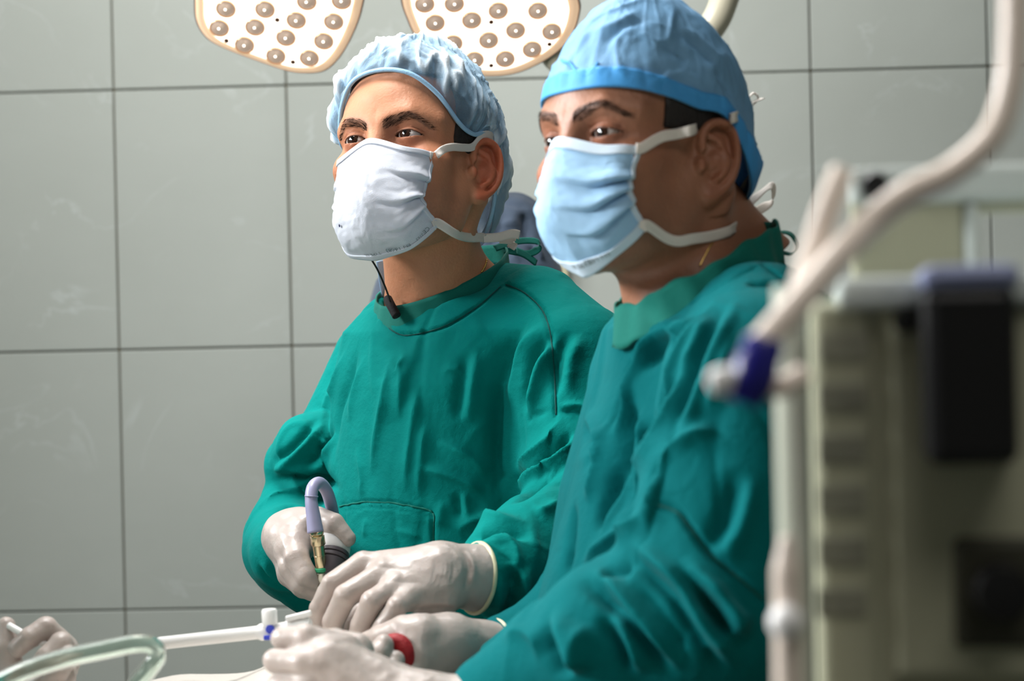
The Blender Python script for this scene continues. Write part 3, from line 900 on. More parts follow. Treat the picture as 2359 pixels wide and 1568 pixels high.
def under_body(chest, arms, hips, foot_y):
    """hidden part of a figure: trunk, arms to the wrists, legs down to the floor"""
    pts = [chest, hips]; hipw = .1
    l = np.array([1.0, 0, 0])
    legs = []
    for s in (-1, 1):
        a = hips + l * s * .09; b = np.array([a[0], a[1] + .02, .48]); c = np.array([a[0], a[1] + .05, .06])
        legs.append((a, b, c, c + np.array([0, -.14, -.015])))
    def f(p):
        d = cap(p, chest, hips, .105, .105)
        for ar in arms: d = smin(d, chain(p, ar, (.042, .034, .024)), .03)
        for a, b, c, t in legs:
            d = smin(d, chain(p, (a, b, c), (.08, .055, .04)), .03)
            d = smin(d, cap(p, c + np.array([0, .03, -.02]), t, .038, .035), .02)
        return np.maximum(d, .004 - p[:, 2])
    A = np.array([chest, hips] + [x for ar in arms for x in ar])
    f.lo = A.min(0) - .25; f.hi = A.max(0) + .2; f.lo[2] = -.02
    return f
# ---------------- surgeon in the white bouffant cap
H1 = Head((951, 389), 2.45, 23, 11, 3.0)
def neck1(p):
    d = chain(p, neck1.pts, (.054, .057, .062, .070), 0)
    d = smin(d, cap(p, H1.w((.066, -.03, -.035)), P(962, 738, 2.485), .012, .010), .022)
    d = smin(d, cap(p, P(1040, 700, 2.56), P(1230, 760, 2.52), .045, .05), .05)
    d = smin(d, cap(p, P(1020, 700, 2.58), P(900, 780, 2.64), .045, .05), .05)
    return d
neck1.pts = np.array([H1.w((0, -.028, -.035)), P(996, 590, 2.50), P(1012, 690, 2.53), P(1030, 800, 2.56)])
sh1l, el1l, wr1l = P(1320, 850, 2.42), P(1335, 1200, 2.36), P(1105, 1332, 2.19)
sh1r, el1r, wr1r = P(855, 850, 2.66), P(672, 1250, 2.62), P(668, 1262, 2.40)
tl1 = loft(slices_px([(655, 1045, .066, .058), (690, 1048, .105, .075), (760, 1052, .150, .098), (880, 1062, .163, .118), (1080, 1046, .160, .124), (1300, 1032, .156, .130), (1568, 1022, .16, .14), (2300, 1015, .2, .17)], 2.535), R(33))
def gown1_f(p, neck_open=True):
    d = tl1(p)
    d = smin(d, chain(p, [P(1128, 668, 2.55), P(1240, 722, 2.48), P(1322, 838, 2.43), P(1352, 1010, 2.40), P(1345, 1190, 2.36)], (.036, .056, .072, .070, .066)), .03)
    d = smin(d, chain(p, [P(1345, 1190, 2.36), P(1255, 1262, 2.28), P(1165, 1315, 2.22), P(1110, 1331, 2.19)], (.066, .062, .050, .030), .01), .02)
    d = smin(d, chain(p, [P(945, 745, 2.6), P(868, 838, 2.66), P(792, 1000, 2.66), P(690, 1165, 2.64), P(668, 1250, 2.60)], (.040, .053, .055, .050, .052)), .025)
    d = smin(d, chain(p, [P(666, 1236, 2.6), P(662, 1265, 2.52), P(664, 1272, 2.44)], (.052, .049, .044), .01), .02)
    d = smin(d, cap(p, P(682, 1072, 2.635), P(720, 1045, 2.61), .040, .050), .010)
    d = smin(d, cap(p, P(690, 1300, 2.58), P(716, 1345, 2.53), .048, .034), .03)
    if not neck_open: return d
    # opening for the neck
    d = smax(d, -chain(p, [P(1012, 700, 2.53), P(1000, 560, 2.50)], (.064, .075)), .008)
    return d
def gown1_closed(p): return gown1_f(p, False)
tor1 = under_body(P(1050, 900, 2.55), [(sh1l, el1l, wr1l), (sh1r, el1r, wr1r)], P(1020, 1600, 2.58), 2.5)
def hair1(q):
    a = np.abs(q[:, 0]); f, u = q[:, 1], q[:, 2]
    s = smooth(f, .045, .033) if False else (1 - smooth(f, .034, .044))
    return s * (1 - smooth(f, .0, .03) * smooth(-u, -.03, .0)) * smooth(u, -.085, -.07) * smooth(a + u * .3 + (f < -.03) * .1, .055, .065) * (1 - smooth(a, .0795, .083)) * ((u > .0) | (f < -.035))
pf1 = skin_paint(dh=-.005, base=srgb(184, 126, 94), beard=.42, brow=(.05, .032, .025), earred=.9, hair=None)
V, Q, C_, S1, _ = person_body(H1, neck1, srgb(184, 126, 94)[:3], .62, torso=tor1, paint=pf1, clothes=gown1_closed, collar=(P(1018, 668, 2.535), nrm(np.array([-.25, -.33, .9]))))
man1 = mesh_obj('person', V, Q, SKIN1, None, col=C_)
tag(man1, 'person in a white bouffant cap and white mask, green gown, gripping a cabled instrument', 'person')
eyeballs(H1, (-.10, .96, .12), man1)
eyebrows(H1, S1, man1, BROW, -.005)
hair_part(H1, lambda q: np.maximum(np.minimum(q[:, 1] - (.036 + .25 * np.minimum(q[:, 2] - .02, 0)), np.maximum(q[:, 1] - .2, .094 - q[:, 2] - .20 * (.09 - q[:, 1]))), np.minimum(-(q[:, 2] - .013 + .2 * (.03 - q[:, 1])), np.maximum(q[:, 1] + .032, -(q[:, 2] + .075)))), man1)
# cap
op1 = [(0, .088, .088), (.034, .082, .082), (.058, .062, .062), (.073, .036, .034), (.079, .012, .028), (.083, -.012, .034), (.082, -.034, .012), (.074, -.058, -.030), (.045, -.088, -.062), (0, -.100, -.070)]
op1 = op1 + [(-x, y, z) for x, y, z in op1[-2:0:-1]]
def sag1(G, T):
    # baggy back hanging behind the ears
    w = smooth(-G[..., 1], .02, .10) * smooth(.06 - G[..., 2], 0, .10)
    G = G.copy(); G[..., 1] -= .012 * w; G[..., 2] -= .006 * w
    return G
G = cap_surface(H1, op1, (0, -.03, .19), (0, -.012, .03), (.094, .122, .122), puff=.16, lump=.010, gather=.007, ng=20, facet=.0016, sag=sag1, crisp=.0046)
Dc = cap_surface.D; Dc = np.clip((Dc - np.percentile(Dc, 55)) / (np.percentile(Dc, 99) - np.percentile(Dc, 55)), 0, 1) ** 1.5
Gcap1, Dcap1 = G, Dc
cap1 = solidify(grid_obj('bouffant_cap', H1.w(G), CAPW, man1, True, col=np.stack([Dc] * 3, 1)), .0006)
cap1['label'] = 'white and pale blue see-through bouffant cap'
tube('elastic_edge', H1.w(cspline(op1, 160) * 1.012), .0026, CAPE, cap1, 8, True)
# mask
rows1 = [
 [(0.0, 0.1087, 0.0046), (0.014, 0.108, 0.0019), (0.038, 0.1028, -0.0063), (0.053, 0.0876, -0.0073), (0.06, 0.0689, -0.0083)],
 [(0.0, 0.1222, -0.0253), (0.014, 0.1204, -0.0272), (0.038, 0.1074, -0.0327), (0.0515, 0.0934, -0.0326), (0.057, 0.0764, -0.0324)],
 [(0.0, 0.1334, -0.0547), (0.014, 0.1311, -0.0557), (0.038, 0.114, -0.0585), (0.05, 0.0999, -0.0554), (0.054, 0.0827, -0.0522)],
 [(0.0, 0.1323, -0.0832), (0.014, 0.1304, -0.0831), (0.038, 0.1164, -0.083), (0.0495, 0.1031, -0.0725), (0.053, 0.0869, -0.0619)],
 [(0.0, 0.119, -0.1077), (0.014, 0.1173, -0.1069), (0.038, 0.1051, -0.1042), (0.0505, 0.0922, -0.0884), (0.055, 0.0765, -0.0726)],
 [(0.0, 0.0871, -0.124), (0.014, 0.0866, -0.1216), (0.038, 0.0832, -0.1145), (0.0525, 0.0703, -0.0989), (0.059, 0.0547, -0.0833)]]
G, nn = mask_surface(rows1, 90, 90, pleat=.0050, pl=(.27, .5, .70), pw=.05, seed=1, wr=.0016, far=.008)
Gmask1 = G; Gm1 = H1.w(G)
mask1 = solidify(grid_obj('face_mask', Gm1, MASKW, man1), .0012, 0)
mask1['label'] = 'white pleated surgical mask'
def edge_band(name, G, sl, w, t, m, parent, off=.001):
    """bound edge of a mask: a narrow raised strip along a border of the grid"""
    L = G[sl]; n = grid_normals(G)[sl]
    return L, n
def mask_edges(G, H, parent, m, wtop=5, wside=4):
    n = grid_normals(G); nu, nv = G.shape[:2]
    c = G[nu // 2, nv // 2] - H.c
    if n[nu // 2, nv // 2] @ c < 0: n = -n
    for nm, sub, ns in (('top_band', G[:, :wtop], n[:, :wtop]), ('bottom_band', G[:, -wtop:], n[:, -wtop:]), ('side_band', G[-wside:], n[-wside:]), ('side_band', G[:wside], n[:wside])):
        o = solidify(grid_obj(nm, sub + ns * .0013, m, parent), .0014, 0)
def on_head(H, S, pts, off): return [S.hit(x, y, off) for x, y in pts]
mask_edges(Gm1, H1, mask1, MASKW)
# ties of the white mask
def tie(S, pts, w, m, parent, n=40, wd=(0, 0, 1), t=.0007, name='tie', extra=(), pre=(), off=.003):
    C = list(pre) + [S.hit(x, y, off) for x, y in pts if S.hit(x, y, off) is not None]
    dl = proj(C[-1])[2]
    C += [P(*e[:2], dl + e[2]) if isinstance(e, tuple) else e for e in extra]
    C = spline(C, n); 
    return ribbon(name, C, wd, w, t, m, parent, wave=.0006)
tc1 = Gm1[-1, 1]; bc1 = Gm1[-1, -3]
tie(S1, [(1012, 352), (1030, 346), (1055, 340), (1078, 337)], .0088, TIE, mask1, off=.0075, pre=[front(Gm1[-5, 2], .004), front(tc1, .004)], extra=[H1.w((.0855, -.006, .032)), H1.w((.086, -.03, .034)), H1.w((.062, -.085, .03))])
tie(S1, [(1040, 531), (1072, 543), (1098, 547)], .0105, TIE, mask1, off=.0065, pre=[front(Gm1[-5, -4], .003), front(bc1, .003)], extra=[(1118, 548, .004), (1150, 546, .012), (1180, 538, .02), (1197, 541, .025)])
ribbon('tie', spline([P(1150, 550, 2.505), P(1172, 552, 2.51), P(1185, 556, 2.512), P(1176, 572, 2.512)], 16), (0, .3, 1), .011, .0008, TIE, mask1)
# faint print along the lower edge of the mask
def print_on(G, H, parent, text, u0, v0, size, flip=True, m=None, du=1.0):
    cu = bpy.data.curves.new('print', 'FONT'); cu.body = text; cu.size = 1.0; cu.align_x = 'CENTER'; cu.align_y = 'CENTER'
    cu.resolution_u = 3
    t = bpy.data.objects.new('print_tmp', cu); COL.objects.link(t)
    dg = bpy.context.evaluated_depsgraph_get(); me = bpy.data.meshes.new_from_object(t.evaluated_get(dg))
    bpy.data.objects.remove(t)
    nu, nv = G.shape[:2]; n = grid_normals(G)
    if n[nu // 2, nv // 2] @ (G[nu // 2, nv // 2] - H.c) < 0: n = -n
    def at(u, v):
        i = min(max((u + 1) / 2 * (nu - 1), 0), nu - 1.001); j = min(max(v * (nv - 1), 0), nv - 1.001)
        a, b = int(i), int(j); fi, fj = i - a, j - b
        g = lambda A: (A[a, b] * (1 - fi) + A[a + 1, b] * fi) * (1 - fj) + (A[a, b + 1] * (1 - fi) + A[a + 1, b + 1] * fi) * fj
        return g(G) + g(n) * .0022
    e = .02
    Lu = np.linalg.norm(at(u0 + e, v0) - at(u0 - e, v0)) / (2 * e); Lv = np.linalg.norm(at(u0, v0 + e / 2) - at(u0, v0 - e / 2)) / e
    s = -1 if flip else 1
    for v in me.vertices:
        q = at(u0 + s * v.co.x * size / Lu, v0 + s * -v.co.y * size / Lv)
        v.co = q
    return link('print', me, m or INK, parent, smooth_=False)
print_on(Gm1, H1, mask1, 'CE', .77, .925, .0085)
print_on(Gm1, H1, mask1, '2163', .655, .93, .0055)
print_on(Gm1, H1, mask1, 'EN 14683', .40, .935, .0075)
print_on(Gm1, H1, mask1, '.', -.42, .70, .030, m=mat('navy_mark', (30, 34, 80), .8))
print_on(Gm1, H1, mask1, 'TYPE IIR', .0, .94, .0065)

# gown
cr1 = [
 ([(1165, 655), (1205, 672), (1243, 706), (1262, 745), (1272, 800), (1278, 880), (1281, 955)], .0028, .0032, 'g'),
 ([(884, 742), (905, 762), (932, 772), (980, 765), (1035, 746), (1100, 706), (1153, 660)], .0024, .0030, 'g'),
 ([(1225, 722), (1180, 790), (1156, 870), (1148, 970), (1150, 1090), (1160, 1175)], .012, .020, 'v'),
 ([(1260, 742), (1205, 800), (1172, 880), (1166, 960)], .010, .007, 'r'),
 ([(1290, 760), (1240, 830), (1222, 900), (1212, 960)], .009, .008, 's'),
 ([(1330, 760), (1300, 830), (1296, 920)], .010, .006, 's'),
 ([(1272, 945), (1225, 960), (1216, 975)], .003, .003, 'v'),
 ([(1285, 942), (1330, 940), (1370, 950)], .004, .004, 's'),
 ([(1300, 950), (1270, 1010), (1225, 1050), (1180, 1090)], .007, .009, 'r'),
 ([(1330, 990), (1290, 1045), (1235, 1085), (1180, 1125)], .006, .009, 's'),
 ([(1318, 1035), (1262, 1095), (1215, 1130), (1175, 1165)], .009, .012, 'v'),
 ([(1330, 1040), (1280, 1075), (1250, 1110)], .005, .006, 'r'),
 ([(1045, 1228), (1078, 1204), (1120, 1192), (1160, 1200), (1230, 1205)], .008, .008, 'r'),
 ([(1230, 1180), (1260, 1175), (1300, 1150)], .007, .006, 'r'),
 ([(1085, 1236), (1150, 1238), (1178, 1252), (1190, 1298), (1150, 1302)], .006, .008, 'r'),
 ([(1060, 1240), (1150, 1225), (1230, 1240)], .007, .009, 'v'),
 ([(1190, 1300), (1195, 1360), (1180, 1430)], .008, .007, 's'),
 ([(1135, 1320), (1150, 1380), (1150, 1420)], .007, .006, 'r'),
 ([(905, 800), (888, 900), (870, 1000), (852, 1120)], .007, .0052, 'r'),
 ([(935, 790), (925, 880), (918, 980)], .007, .0045, 'r'),
 ([(965, 880), (950, 1000), (928, 1150)], .008, .0056, 'r'),
 ([(985, 950), (972, 1060), (962, 1150)], .007, .004, 'r'),
 ([(1090, 800), (1075, 900), (1065, 980)], .009, .004, 's'),
 ([(1000, 1012), (1060, 1040), (1105, 1070), (1125, 1095)], .0055, .0060, 'r'),
 ([(960, 1075), (1020, 1090), (1080, 1115), (1118, 1140)], .0055, .0060, 'r'),
 ([(830, 790), (800, 880), (775, 960), (768, 1080)], .010, .006, 'v'),
 ([(800, 800), (765, 900), (735, 980)], .008, .005, 'r'),
 ([(845, 810), (815, 900), (805, 980)], .007, .003, 'r'),
 ([(745, 960), (705, 1010), (665, 1050), (625, 1080)], .007, .007, 's'),
 ([(770, 990), (745, 1050), (700, 1085)], .008, .006, 's'),
 ([(598, 1112), (650, 1106), (700, 1104), (745, 1108), (790, 1130)], .008, .015, 'v'),
 ([(630, 1085), (660, 1078), (700, 1090), (735, 1115)], .006, .006, 'r'),
 ([(600, 1175), (640, 1145), (700, 1135), (750, 1150)], .008, .007, 'r'),
 ([(610, 1210), (650, 1170), (690, 1160)], .006, .005, 'v'),
 ([(625, 1290), (650, 1330), (700, 1345)], .006, .005, 's'),
 ([(590, 1290), (640, 1345), (690, 1360)], .007, .005, 's'),
 ([(783, 1166), (830, 1157), (880, 1156), (940, 1164), (997, 1180)], .0016, .0020, 'g'),
 ([(786, 1176), (880, 1167), (994, 1189)], .0014, .0012, 'g'),
 ([(997, 1180), (998, 1230), (998, 1275)], .0020, .0026, 'g'),
 ([(1010, 860), (1050, 850), (1090, 870)], .004, .0024, 'r'),
 ([(900, 830), (915, 860), (925, 845), (945, 810)], .004, .003, 'r'),
 ([(1020, 1150), (1010, 1220)], .006, .003, 'r'),
 ([(1060, 1130), (1070, 1200)], .006, .003, 's'),
 ([(820, 1020), (835, 1100), (830, 1150)], .005, .003, 'r'),
 ([(845, 1190), (838, 1240)], .004, .002, 'r'),
 ([(905, 1220), (940, 1228), (975, 1240)], .004, .002, 'r'),
 ([(1095, 1430), (1120, 1480), (1130, 1500)], .005, .008, 'v'),
]
lo = np.minimum.reduce([P(560, 1640, 2.3), P(700, 1640, 2.75)]) - .05; hi = P(1480, 600, 2.3) + .1; hi[1] = 2.80; lo[1] = 2.06; lo[2] = P(1000, 1640, 2.5)[2]
gown1, SG1 = cloth('gown', gown1_f, lo, hi, .0028, GOWN, man1, cr1, tl1, (np.array([-.45, 2.25, .40]), np.array([.35, 2.85, lo[2] + .03])), seed=2.0)
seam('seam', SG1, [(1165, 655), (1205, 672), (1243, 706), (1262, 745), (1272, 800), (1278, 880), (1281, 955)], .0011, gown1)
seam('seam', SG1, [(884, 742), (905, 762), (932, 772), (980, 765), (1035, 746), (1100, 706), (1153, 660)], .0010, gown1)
seam('pocket_edge', SG1, [(783, 1166), (830, 1157), (880, 1156), (940, 1164), (997, 1180), (998, 1230), (998, 1275)], .0010, gown1, GOWN_D, .0006)
gown1['label'] = 'wrinkled green surgical gown with a chest pocket'
# collar band
def collar(parent, pts, w, m, lean, label=None, n=120, wob=.0, name='collar', ruf=1.0, drop=.35):
    C = cspline(pts, n); cen = C.mean(0)
    V = []; K = 8; Fc = []
    for i in range(n):
        out = C[i] - cen; out[2] = 0; out = nrm(out)
        tg = nrm(C[(i + 1) % n] - C[i - 1]); up = nrm(np.cross(tg, out)); up = up if up[2] > 0 else -up
        o2 = nrm(np.cross(up, tg)); o2 = o2 if o2 @ out > 0 else -o2
        ww = w * (1 + wob * math.sin(i * .55) * math.sin(i * .21))
        for k in range(K):
            t = k / (K - 1)
            V.append(C[i] + up * ww * (t - drop) + o2 * (lean * (1 - t) + .0015 * math.sin(i * .37 + t * 2) * ruf + .001 * math.sin(i * .9) * ruf))
    G = np.array(V).reshape(n, K, 3)
    o = solidify(grid_obj(name, G, m, parent, True), .0022, 0)
    return o
c0 = P(1018, 668, 2.535)
e1 = nrm(np.array([-.62, -.78, 0])); e2 = nrm(np.array([.78, -.62, 0]))
col1 = [c0 + e1 * .082 * math.cos(t) + e2 * .073 * math.sin(t) + np.array([0, 0, -.036 * math.cos(t) + .004 * math.sin(t)]) for t in np.linspace(0, 2 * math.pi, 17)[:-1]]
collar(man1, col1, .032, GOWN_D, .005, ruf=.4, drop=.45)
# collar tie loop at the nape
nb = P(1140, 572, 2.56)
ribbon('collar_tie', spline([nb, P(1190, 556, 2.57), P(1236, 556, 2.58), P(1240, 572, 2.58), P(1215, 584, 2.57), P(1160, 576, 2.56)], 40), (0, .6, .8), .009, .001, GOWN_D, man1)
ribbon('collar_tie', spline([P(1190, 578, 2.56), P(1212, 588, 2.565), P(1236, 606, 2.57)], 14), (0, .6, .8), .011, .0012, GOWN_D, man1)
# thin gold necklace, glimpsed under the collar
gl = [S1.hit(x, y, .0012) for x, y in ((1108, 626), (1113, 618), (1117, 610), (1119, 600))]
gl = [g for g in gl if g is not None]
if len(gl) > 2:
    nk = None
    for i, g in enumerate(spline(gl, 9)):
        V, Fc = lathe_data([(.0001, -.0012), (.0011, -.0006), (.0013, 0), (.0011, .0006), (.0001, .0012)], g, (0, 0, 1), 10)
        if nk is None: VV, FF = V, Fc; nk = 1
        else: FF = FF + [tuple(i + len(VV) for i in q) for q in Fc]; VV = np.concatenate([VV, V])
    mesh_obj('necklace', VV, FF, GOLD, man1)
# dark cord hanging from behind the mask into the collar, and pale cap tail beside the neck
BLACK = mat('black_rubber', (16, 15, 16), .45)
PALEB = mat('pale_blue_cloth', (150, 185, 220), .8, bump=((500, .0004),))
DARKCL = mat('black_undershirt', (22, 17, 20), .85, bump=((500, .0006),))
tube('cord', spline([P(848, 586, 2.42), P(868, 618, 2.43), P(885, 655, 2.45), P(898, 690, 2.46), P(903, 705, 2.465)], 30), .0011, BLACK, man1, 8)
ribbon('mask_tail', spline([P(880, 600, 2.53), P(886, 640, 2.54), P(894, 690, 2.55)], 16), nrm((1, .3, 0)), .014, .0012, PALEB, man1)
tube('undershirt_edge', spline([P(893, 688, 2.475), P(902, 706, 2.462), P(914, 728, 2.455)], 14), .0052, DARKCL, man1, 10)

# left glove (near, spread over the field)
D = 2.17
def hp(px, py, d): return P(px, py, d)
palm = [(hp(1120, 1333, 2.19), hp(1015, 1320, 2.165), .0355, .029), (hp(1010, 1312, 2.165), hp(845, 1300, 2.17), .026, .0125), (hp(1005, 1330, 2.160), hp(885, 1322, 2.150), .027, .014), (hp(1005, 1350, 2.155), hp(912, 1352, 2.135), .026, .0135), (hp(1000, 1365, 2.155), hp(940, 1378, 2.125), .024, .012), (hp(960, 1330, 2.165), hp(900, 1350, 2.165), .02, .02)]
fingers = [
 ([hp(835, 1300, 2.17), hp(766, 1345, 2.155), hp(736, 1400, 2.16), hp(730, 1455, 2.175)], (.0125, .0112, .0100, .0086)),
 ([hp(880, 1324, 2.15), hp(797, 1372, 2.130), hp(768, 1430, 2.14), hp(766, 1492, 2.155)], (.0130, .0116, .0106, .0092)),
 ([hp(910, 1354, 2.135), hp(858, 1385, 2.112), hp(832, 1440, 2.12), hp(812, 1495, 2.135)], (.0125, .0112, .0102, .0088)),
 ([hp(938, 1378, 2.125), hp(915, 1396, 2.105), hp(882, 1445, 2.105), hp(850, 1488, 2.115)], (.0112, .0100, .0092, .0080)),
 ([hp(960, 1340, 2.19), hp(880, 1380, 2.21), hp(800, 1430, 2.20), hp(770, 1470, 2.185)], (.015, .0125, .0115, .0095)),
]
gcr = [([(1000 + i * 11, 1275 + i * 3), (1003 + i * 10, 1310 + i * 3), (990 + i * 11, 1350)], .0022, .0010, 'v') for i in range(0, 5)]
gcr += [([(1040, 1262), (1062, 1300), (1050, 1345)], .004, .0016, 'r'), ([(1068, 1262), (1085, 1310), (1072, 1370)], .004, .0018, 's'), ([(845, 1300), (900, 1308), (950, 1315)], .004, .0010, 'v'), ([(895, 1335), (940, 1340), (985, 1342)], .004, .0012, 'v'), ([(960, 1400), (1010, 1395), (1060, 1400)], .005, .0016, 's')]
g1l, SGl = glove_hand('glove', man1, palm, fingers, creases=gcr, cut=(hp(1096, 1331, 2.187), nrm(hp(1150, 1334, 2.20) - hp(1000, 1320, 2.16))))
ax = nrm(wr1l - hp(1000, 1318, 2.165))
cuff_ring(hp(1098, 1331, 2.187), hp(1150, 1334, 2.20) - hp(1000, 1320, 2.16), (0, 0, 1), .0350, .0350, .0026, GLOVEC, g1l, 'rolled_cuff')
# right glove (grips the camera head)
palm = [(hp(668, 1225, 2.46), hp(672, 1240, 2.40), .026, .030), (hp(662, 1235, 2.40), hp(676, 1260, 2.37), .0260, .0215), (hp(690, 1212, 2.40), hp(712, 1208, 2.38), .0175, .015)]
fingers = [
 ([hp(690, 1205, 2.40), hp(730, 1195, 2.375), hp(768, 1208, 2.36), hp(800, 1240, 2.355)], (.0165, .0135, .0125, .0092)),
 ([hp(676, 1232, 2.375), hp(684, 1285, 2.345), hp(706, 1325, 2.335), hp(738, 1348, 2.345)], (.0160, .0132, .0115, .0098)),
 ([hp(664, 1245, 2.385), hp(668, 1305, 2.355), hp(694, 1345, 2.345), hp(728, 1362, 2.35)], (.0165, .0128, .0112, .0095)),
 ([hp(656, 1255, 2.395), hp(664, 1318, 2.37), hp(694, 1352, 2.36), hp(730, 1368, 2.36)], (.0165, .0122, .0108, .0092)),
 ([hp(652, 1262, 2.405), hp(664, 1325, 2.385), hp(698, 1356, 2.375), hp(730, 1366, 2.375)], (.0150, .0115, .0100, .0085)),
]
g1r, SGr = glove_hand('glove', man1, palm, fingers, creases=[([(700, 1190), (712, 1215), (700, 1235)], .004, .0015, 'v'), ([(645, 1230), (660, 1270), (655, 1300)], .004, .0016, 'r')])
# ---------------- surgeon in the blue tie-back cap
H2 = Head((1478, 371), 2.0, 47, 2.5, 3.0)
def neck2(p):
    d = chain(p, neck2.pts, (.056, .058, .060, .062), 0)
    d = smin(d, cap(p, H2.w((.066, -.03, -.035)), P(1505, 738, 1.97), .013, .010), .020)
    d = smin(d, cap(p, P(1640, 745, 2.0), P(1740, 800, 1.92), .042, .05), .05)
    d = smin(d, cap(p, P(1600, 690, 2.04), P(1540, 780, 2.12), .042, .05), .05)
    d = smin(d, cap(p, P(1660, 520, 2.04), P(1760, 660, 2.06), .034, .05), .045)
    return d
neck2.pts = np.array([H2.w((0, -.030, -.035)), P(1563, 600, 2.0), P(1592, 690, 2.0), P(1620, 800, 2.02)])
sh2l, el2l, wr2l = P(1745, 810, 1.86), P(1640, 1420, 1.79), P(1105, 1630, 1.86)
sh2r, el2r, wr2r = P(1520, 840, 2.16), P(1400, 1380, 2.13), P(1130, 1498, 2.11)
tl2 = loft(slices_px([(650, 1716, .062, .056), (700, 1690, .12, .075), (745, 1668, .15, .090), (870, 1700, .165, .112), (960, 1690, .165, .121), (1080, 1668, .165, .128), (1200, 1645, .165, .134), (1300, 1622, .165, .138), (1430, 1596, .165, .142), (1568, 1578, .17, .146), (2300, 1570, .2, .17)], 2.0), R(64))
def gown2_f(p, neck_open=True):
    d = tl2(p)
    d = smin(d, chain(p, [P(1712, 695, 1.98), P(1750, 765, 1.90), P(1738, 880, 1.84), P(1700, 1150, 1.80), P(1640, 1400, 1.785)], (.042, .064, .080, .082, .080)), .035)
    d = smin(d, chain(p, [P(1640, 1400, 1.785), P(1420, 1478, 1.80), P(1290, 1530, 1.84), P(1150, 1612, 1.87)], (.080, .066, .054, .044), .01), .02)
    d = smin(d, chain(p, [P(1600, 700, 2.05), P(1530, 830, 2.12), P(1440, 1150, 2.12), P(1390, 1400, 2.13)], (.04, .066, .064, .060)), .03)
    d = smin(d, chain(p, [P(1390, 1400, 2.13), P(1270, 1480, 2.12), P(1165, 1500, 2.115)], (.060, .050, .036)), .015)
    d = smin(d, cap(p, P(1215, 1440, 2.02), P(1170, 1520, 2.02), .012, .028), .02)
    if not neck_open: return d
    d = smax(d, -chain(p, [P(1600, 690, 2.0), P(1560, 520, 1.98)], (.069, .085)), .008)
    return d
def gown2_closed(p): return gown2_f(p, False)
tor2 = under_body(P(1680, 900, 2.0), [(sh2l, el2l, wr2l), (sh2r, el2r, wr2r)], P(1600, 1650, 2.0), 2.0)
pf2 = skin_paint(srgb(152, 104, 80), beard=.30, brow=(.045, .032, .028), earred=.25)
V, Q, C_, S2, _ = person_body(H2, neck2, srgb(152, 104, 80)[:3], .42, torso=tor2, paint=pf2, clothes=gown2_closed, collar=(P(1604, 662, 2.0), nrm(np.array([-.47, -.115, .87]))))
man2 = mesh_obj('person', V, Q, SKIN2, None, col=C_)
tag(man2, 'person in a blue tie-back cap and pale blue mask, green gown, beside the machine', 'person')
eyeballs(H2, (.10, .98, .03), man2)
eyebrows(H2, S2, man2, BROW)
hair_part(H2, lambda q: np.maximum(q[:, 1] - (.040 + .25 * np.minimum(q[:, 2] - .02, 0)), np.minimum(-(q[:, 2] - .018), np.maximum(q[:, 1] + .036, -(q[:, 2] + .078)))), man2)
op2 = [(0, .093, .054), (.034, .087, .054), (.059, .066, .051), (.074, .038, .044), (.080, .010, .036), (.084, -.018, .032), (.083, -.042, .008), (.074, -.064, -.020), (.045, -.086, -.036), (0, -.098, -.040)]
op2 = op2 + [(-x, y, z) for x, y, z in op2[-2:0:-1]]
def sag2(G, T):
    G = G.copy()
    w = smooth(G[..., 2], .05, .15); G[..., 2] += .008 * w; G[..., 1] += .004 * w
    b = smooth(-G[..., 1], .05, .11) * smooth(.07 - G[..., 2], 0, .08); G[..., 1] -= .005 * b
    return G
G = cap_surface(H2, op2, (0, -.02, .19), (0, -.012, .035), (.086, .102, .112), puff=.30, lump=.005, gather=.0016, ng=26, facet=.0012, sag=sag2, seed=5.0, crisp=.0026, radial=.25)
Gc2 = H2.w(G)
nvv = Gc2.shape[1]; nuu = Gc2.shape[0]
ii, jj = np.meshgrid(np.arange(nuu), np.arange(nvv - 1), indexing='ij'); i2 = (ii + 1) % nuu
Qc2 = np.stack([ii * nvv + jj, i2 * nvv + jj, i2 * nvv + jj + 1, ii * nvv + jj + 1], -1).reshape(-1, 4)
Nc2 = normals(Gc2.reshape(-1, 3), Qc2); Nc2 = Nc2 if (Nc2 * (Gc2.reshape(-1, 3) - H2.c)).sum() > 0 else -Nc2
Gc2 = fold(Gc2.reshape(-1, 3), Nc2, Surf(Gc2.reshape(-1, 3), Qc2), [
 ([(1515, 95), (1560, 120), (1600, 150)], .006, .004, 'v'), ([(1690, 235), (1672, 190), (1640, 160)], .006, .004, 'v'), ([(1360, 75), (1420, 55), (1480, 20)], .006, .004, 'r'),
 ([(1385, 110), (1440, 60), (1510, 45)], .005, .003, 'v'), ([(1560, 60), (1620, 110), (1660, 150)], .007, .003, 's'),
 ([(1690, 300), (1700, 340), (1696, 380)], .004, .003, 'v')]).reshape(Gc2.shape)
cap2 = solidify(grid_obj('tie_back_cap', Gc2, CAPB, man2, True), .0009)
cap2['label'] = 'blue cloth surgical cap tied at the back'
n = grid_normals(Gc2, True)
if (n[:, 20] * (Gc2[:, 20] - H2.c)).sum() < 0: n = -n
solidify(grid_obj('cap_band', Gc2[:, :9] + n[:, :9] * .0016, CAPBB, cap2, True), .0018, 0)
SC2 = Surf(Gc2.reshape(-1, 3), Qc2)
for pts, r in (([(1296, 140), (1318, 150), (1336, 172), (1362, 172), (1378, 146)], .0016), ([(1378, 160), (1420, 160), (1480, 178), (1550, 212), (1610, 256)], .0015), ([(1336, 172), (1370, 180), (1440, 186), (1520, 216), (1590, 262)], .0013)):
    L = SC2.line(pts, 24, .0012)
    if len(L) > 4: tube('cap_tie', L, r, CAPBB, cap2, 8)
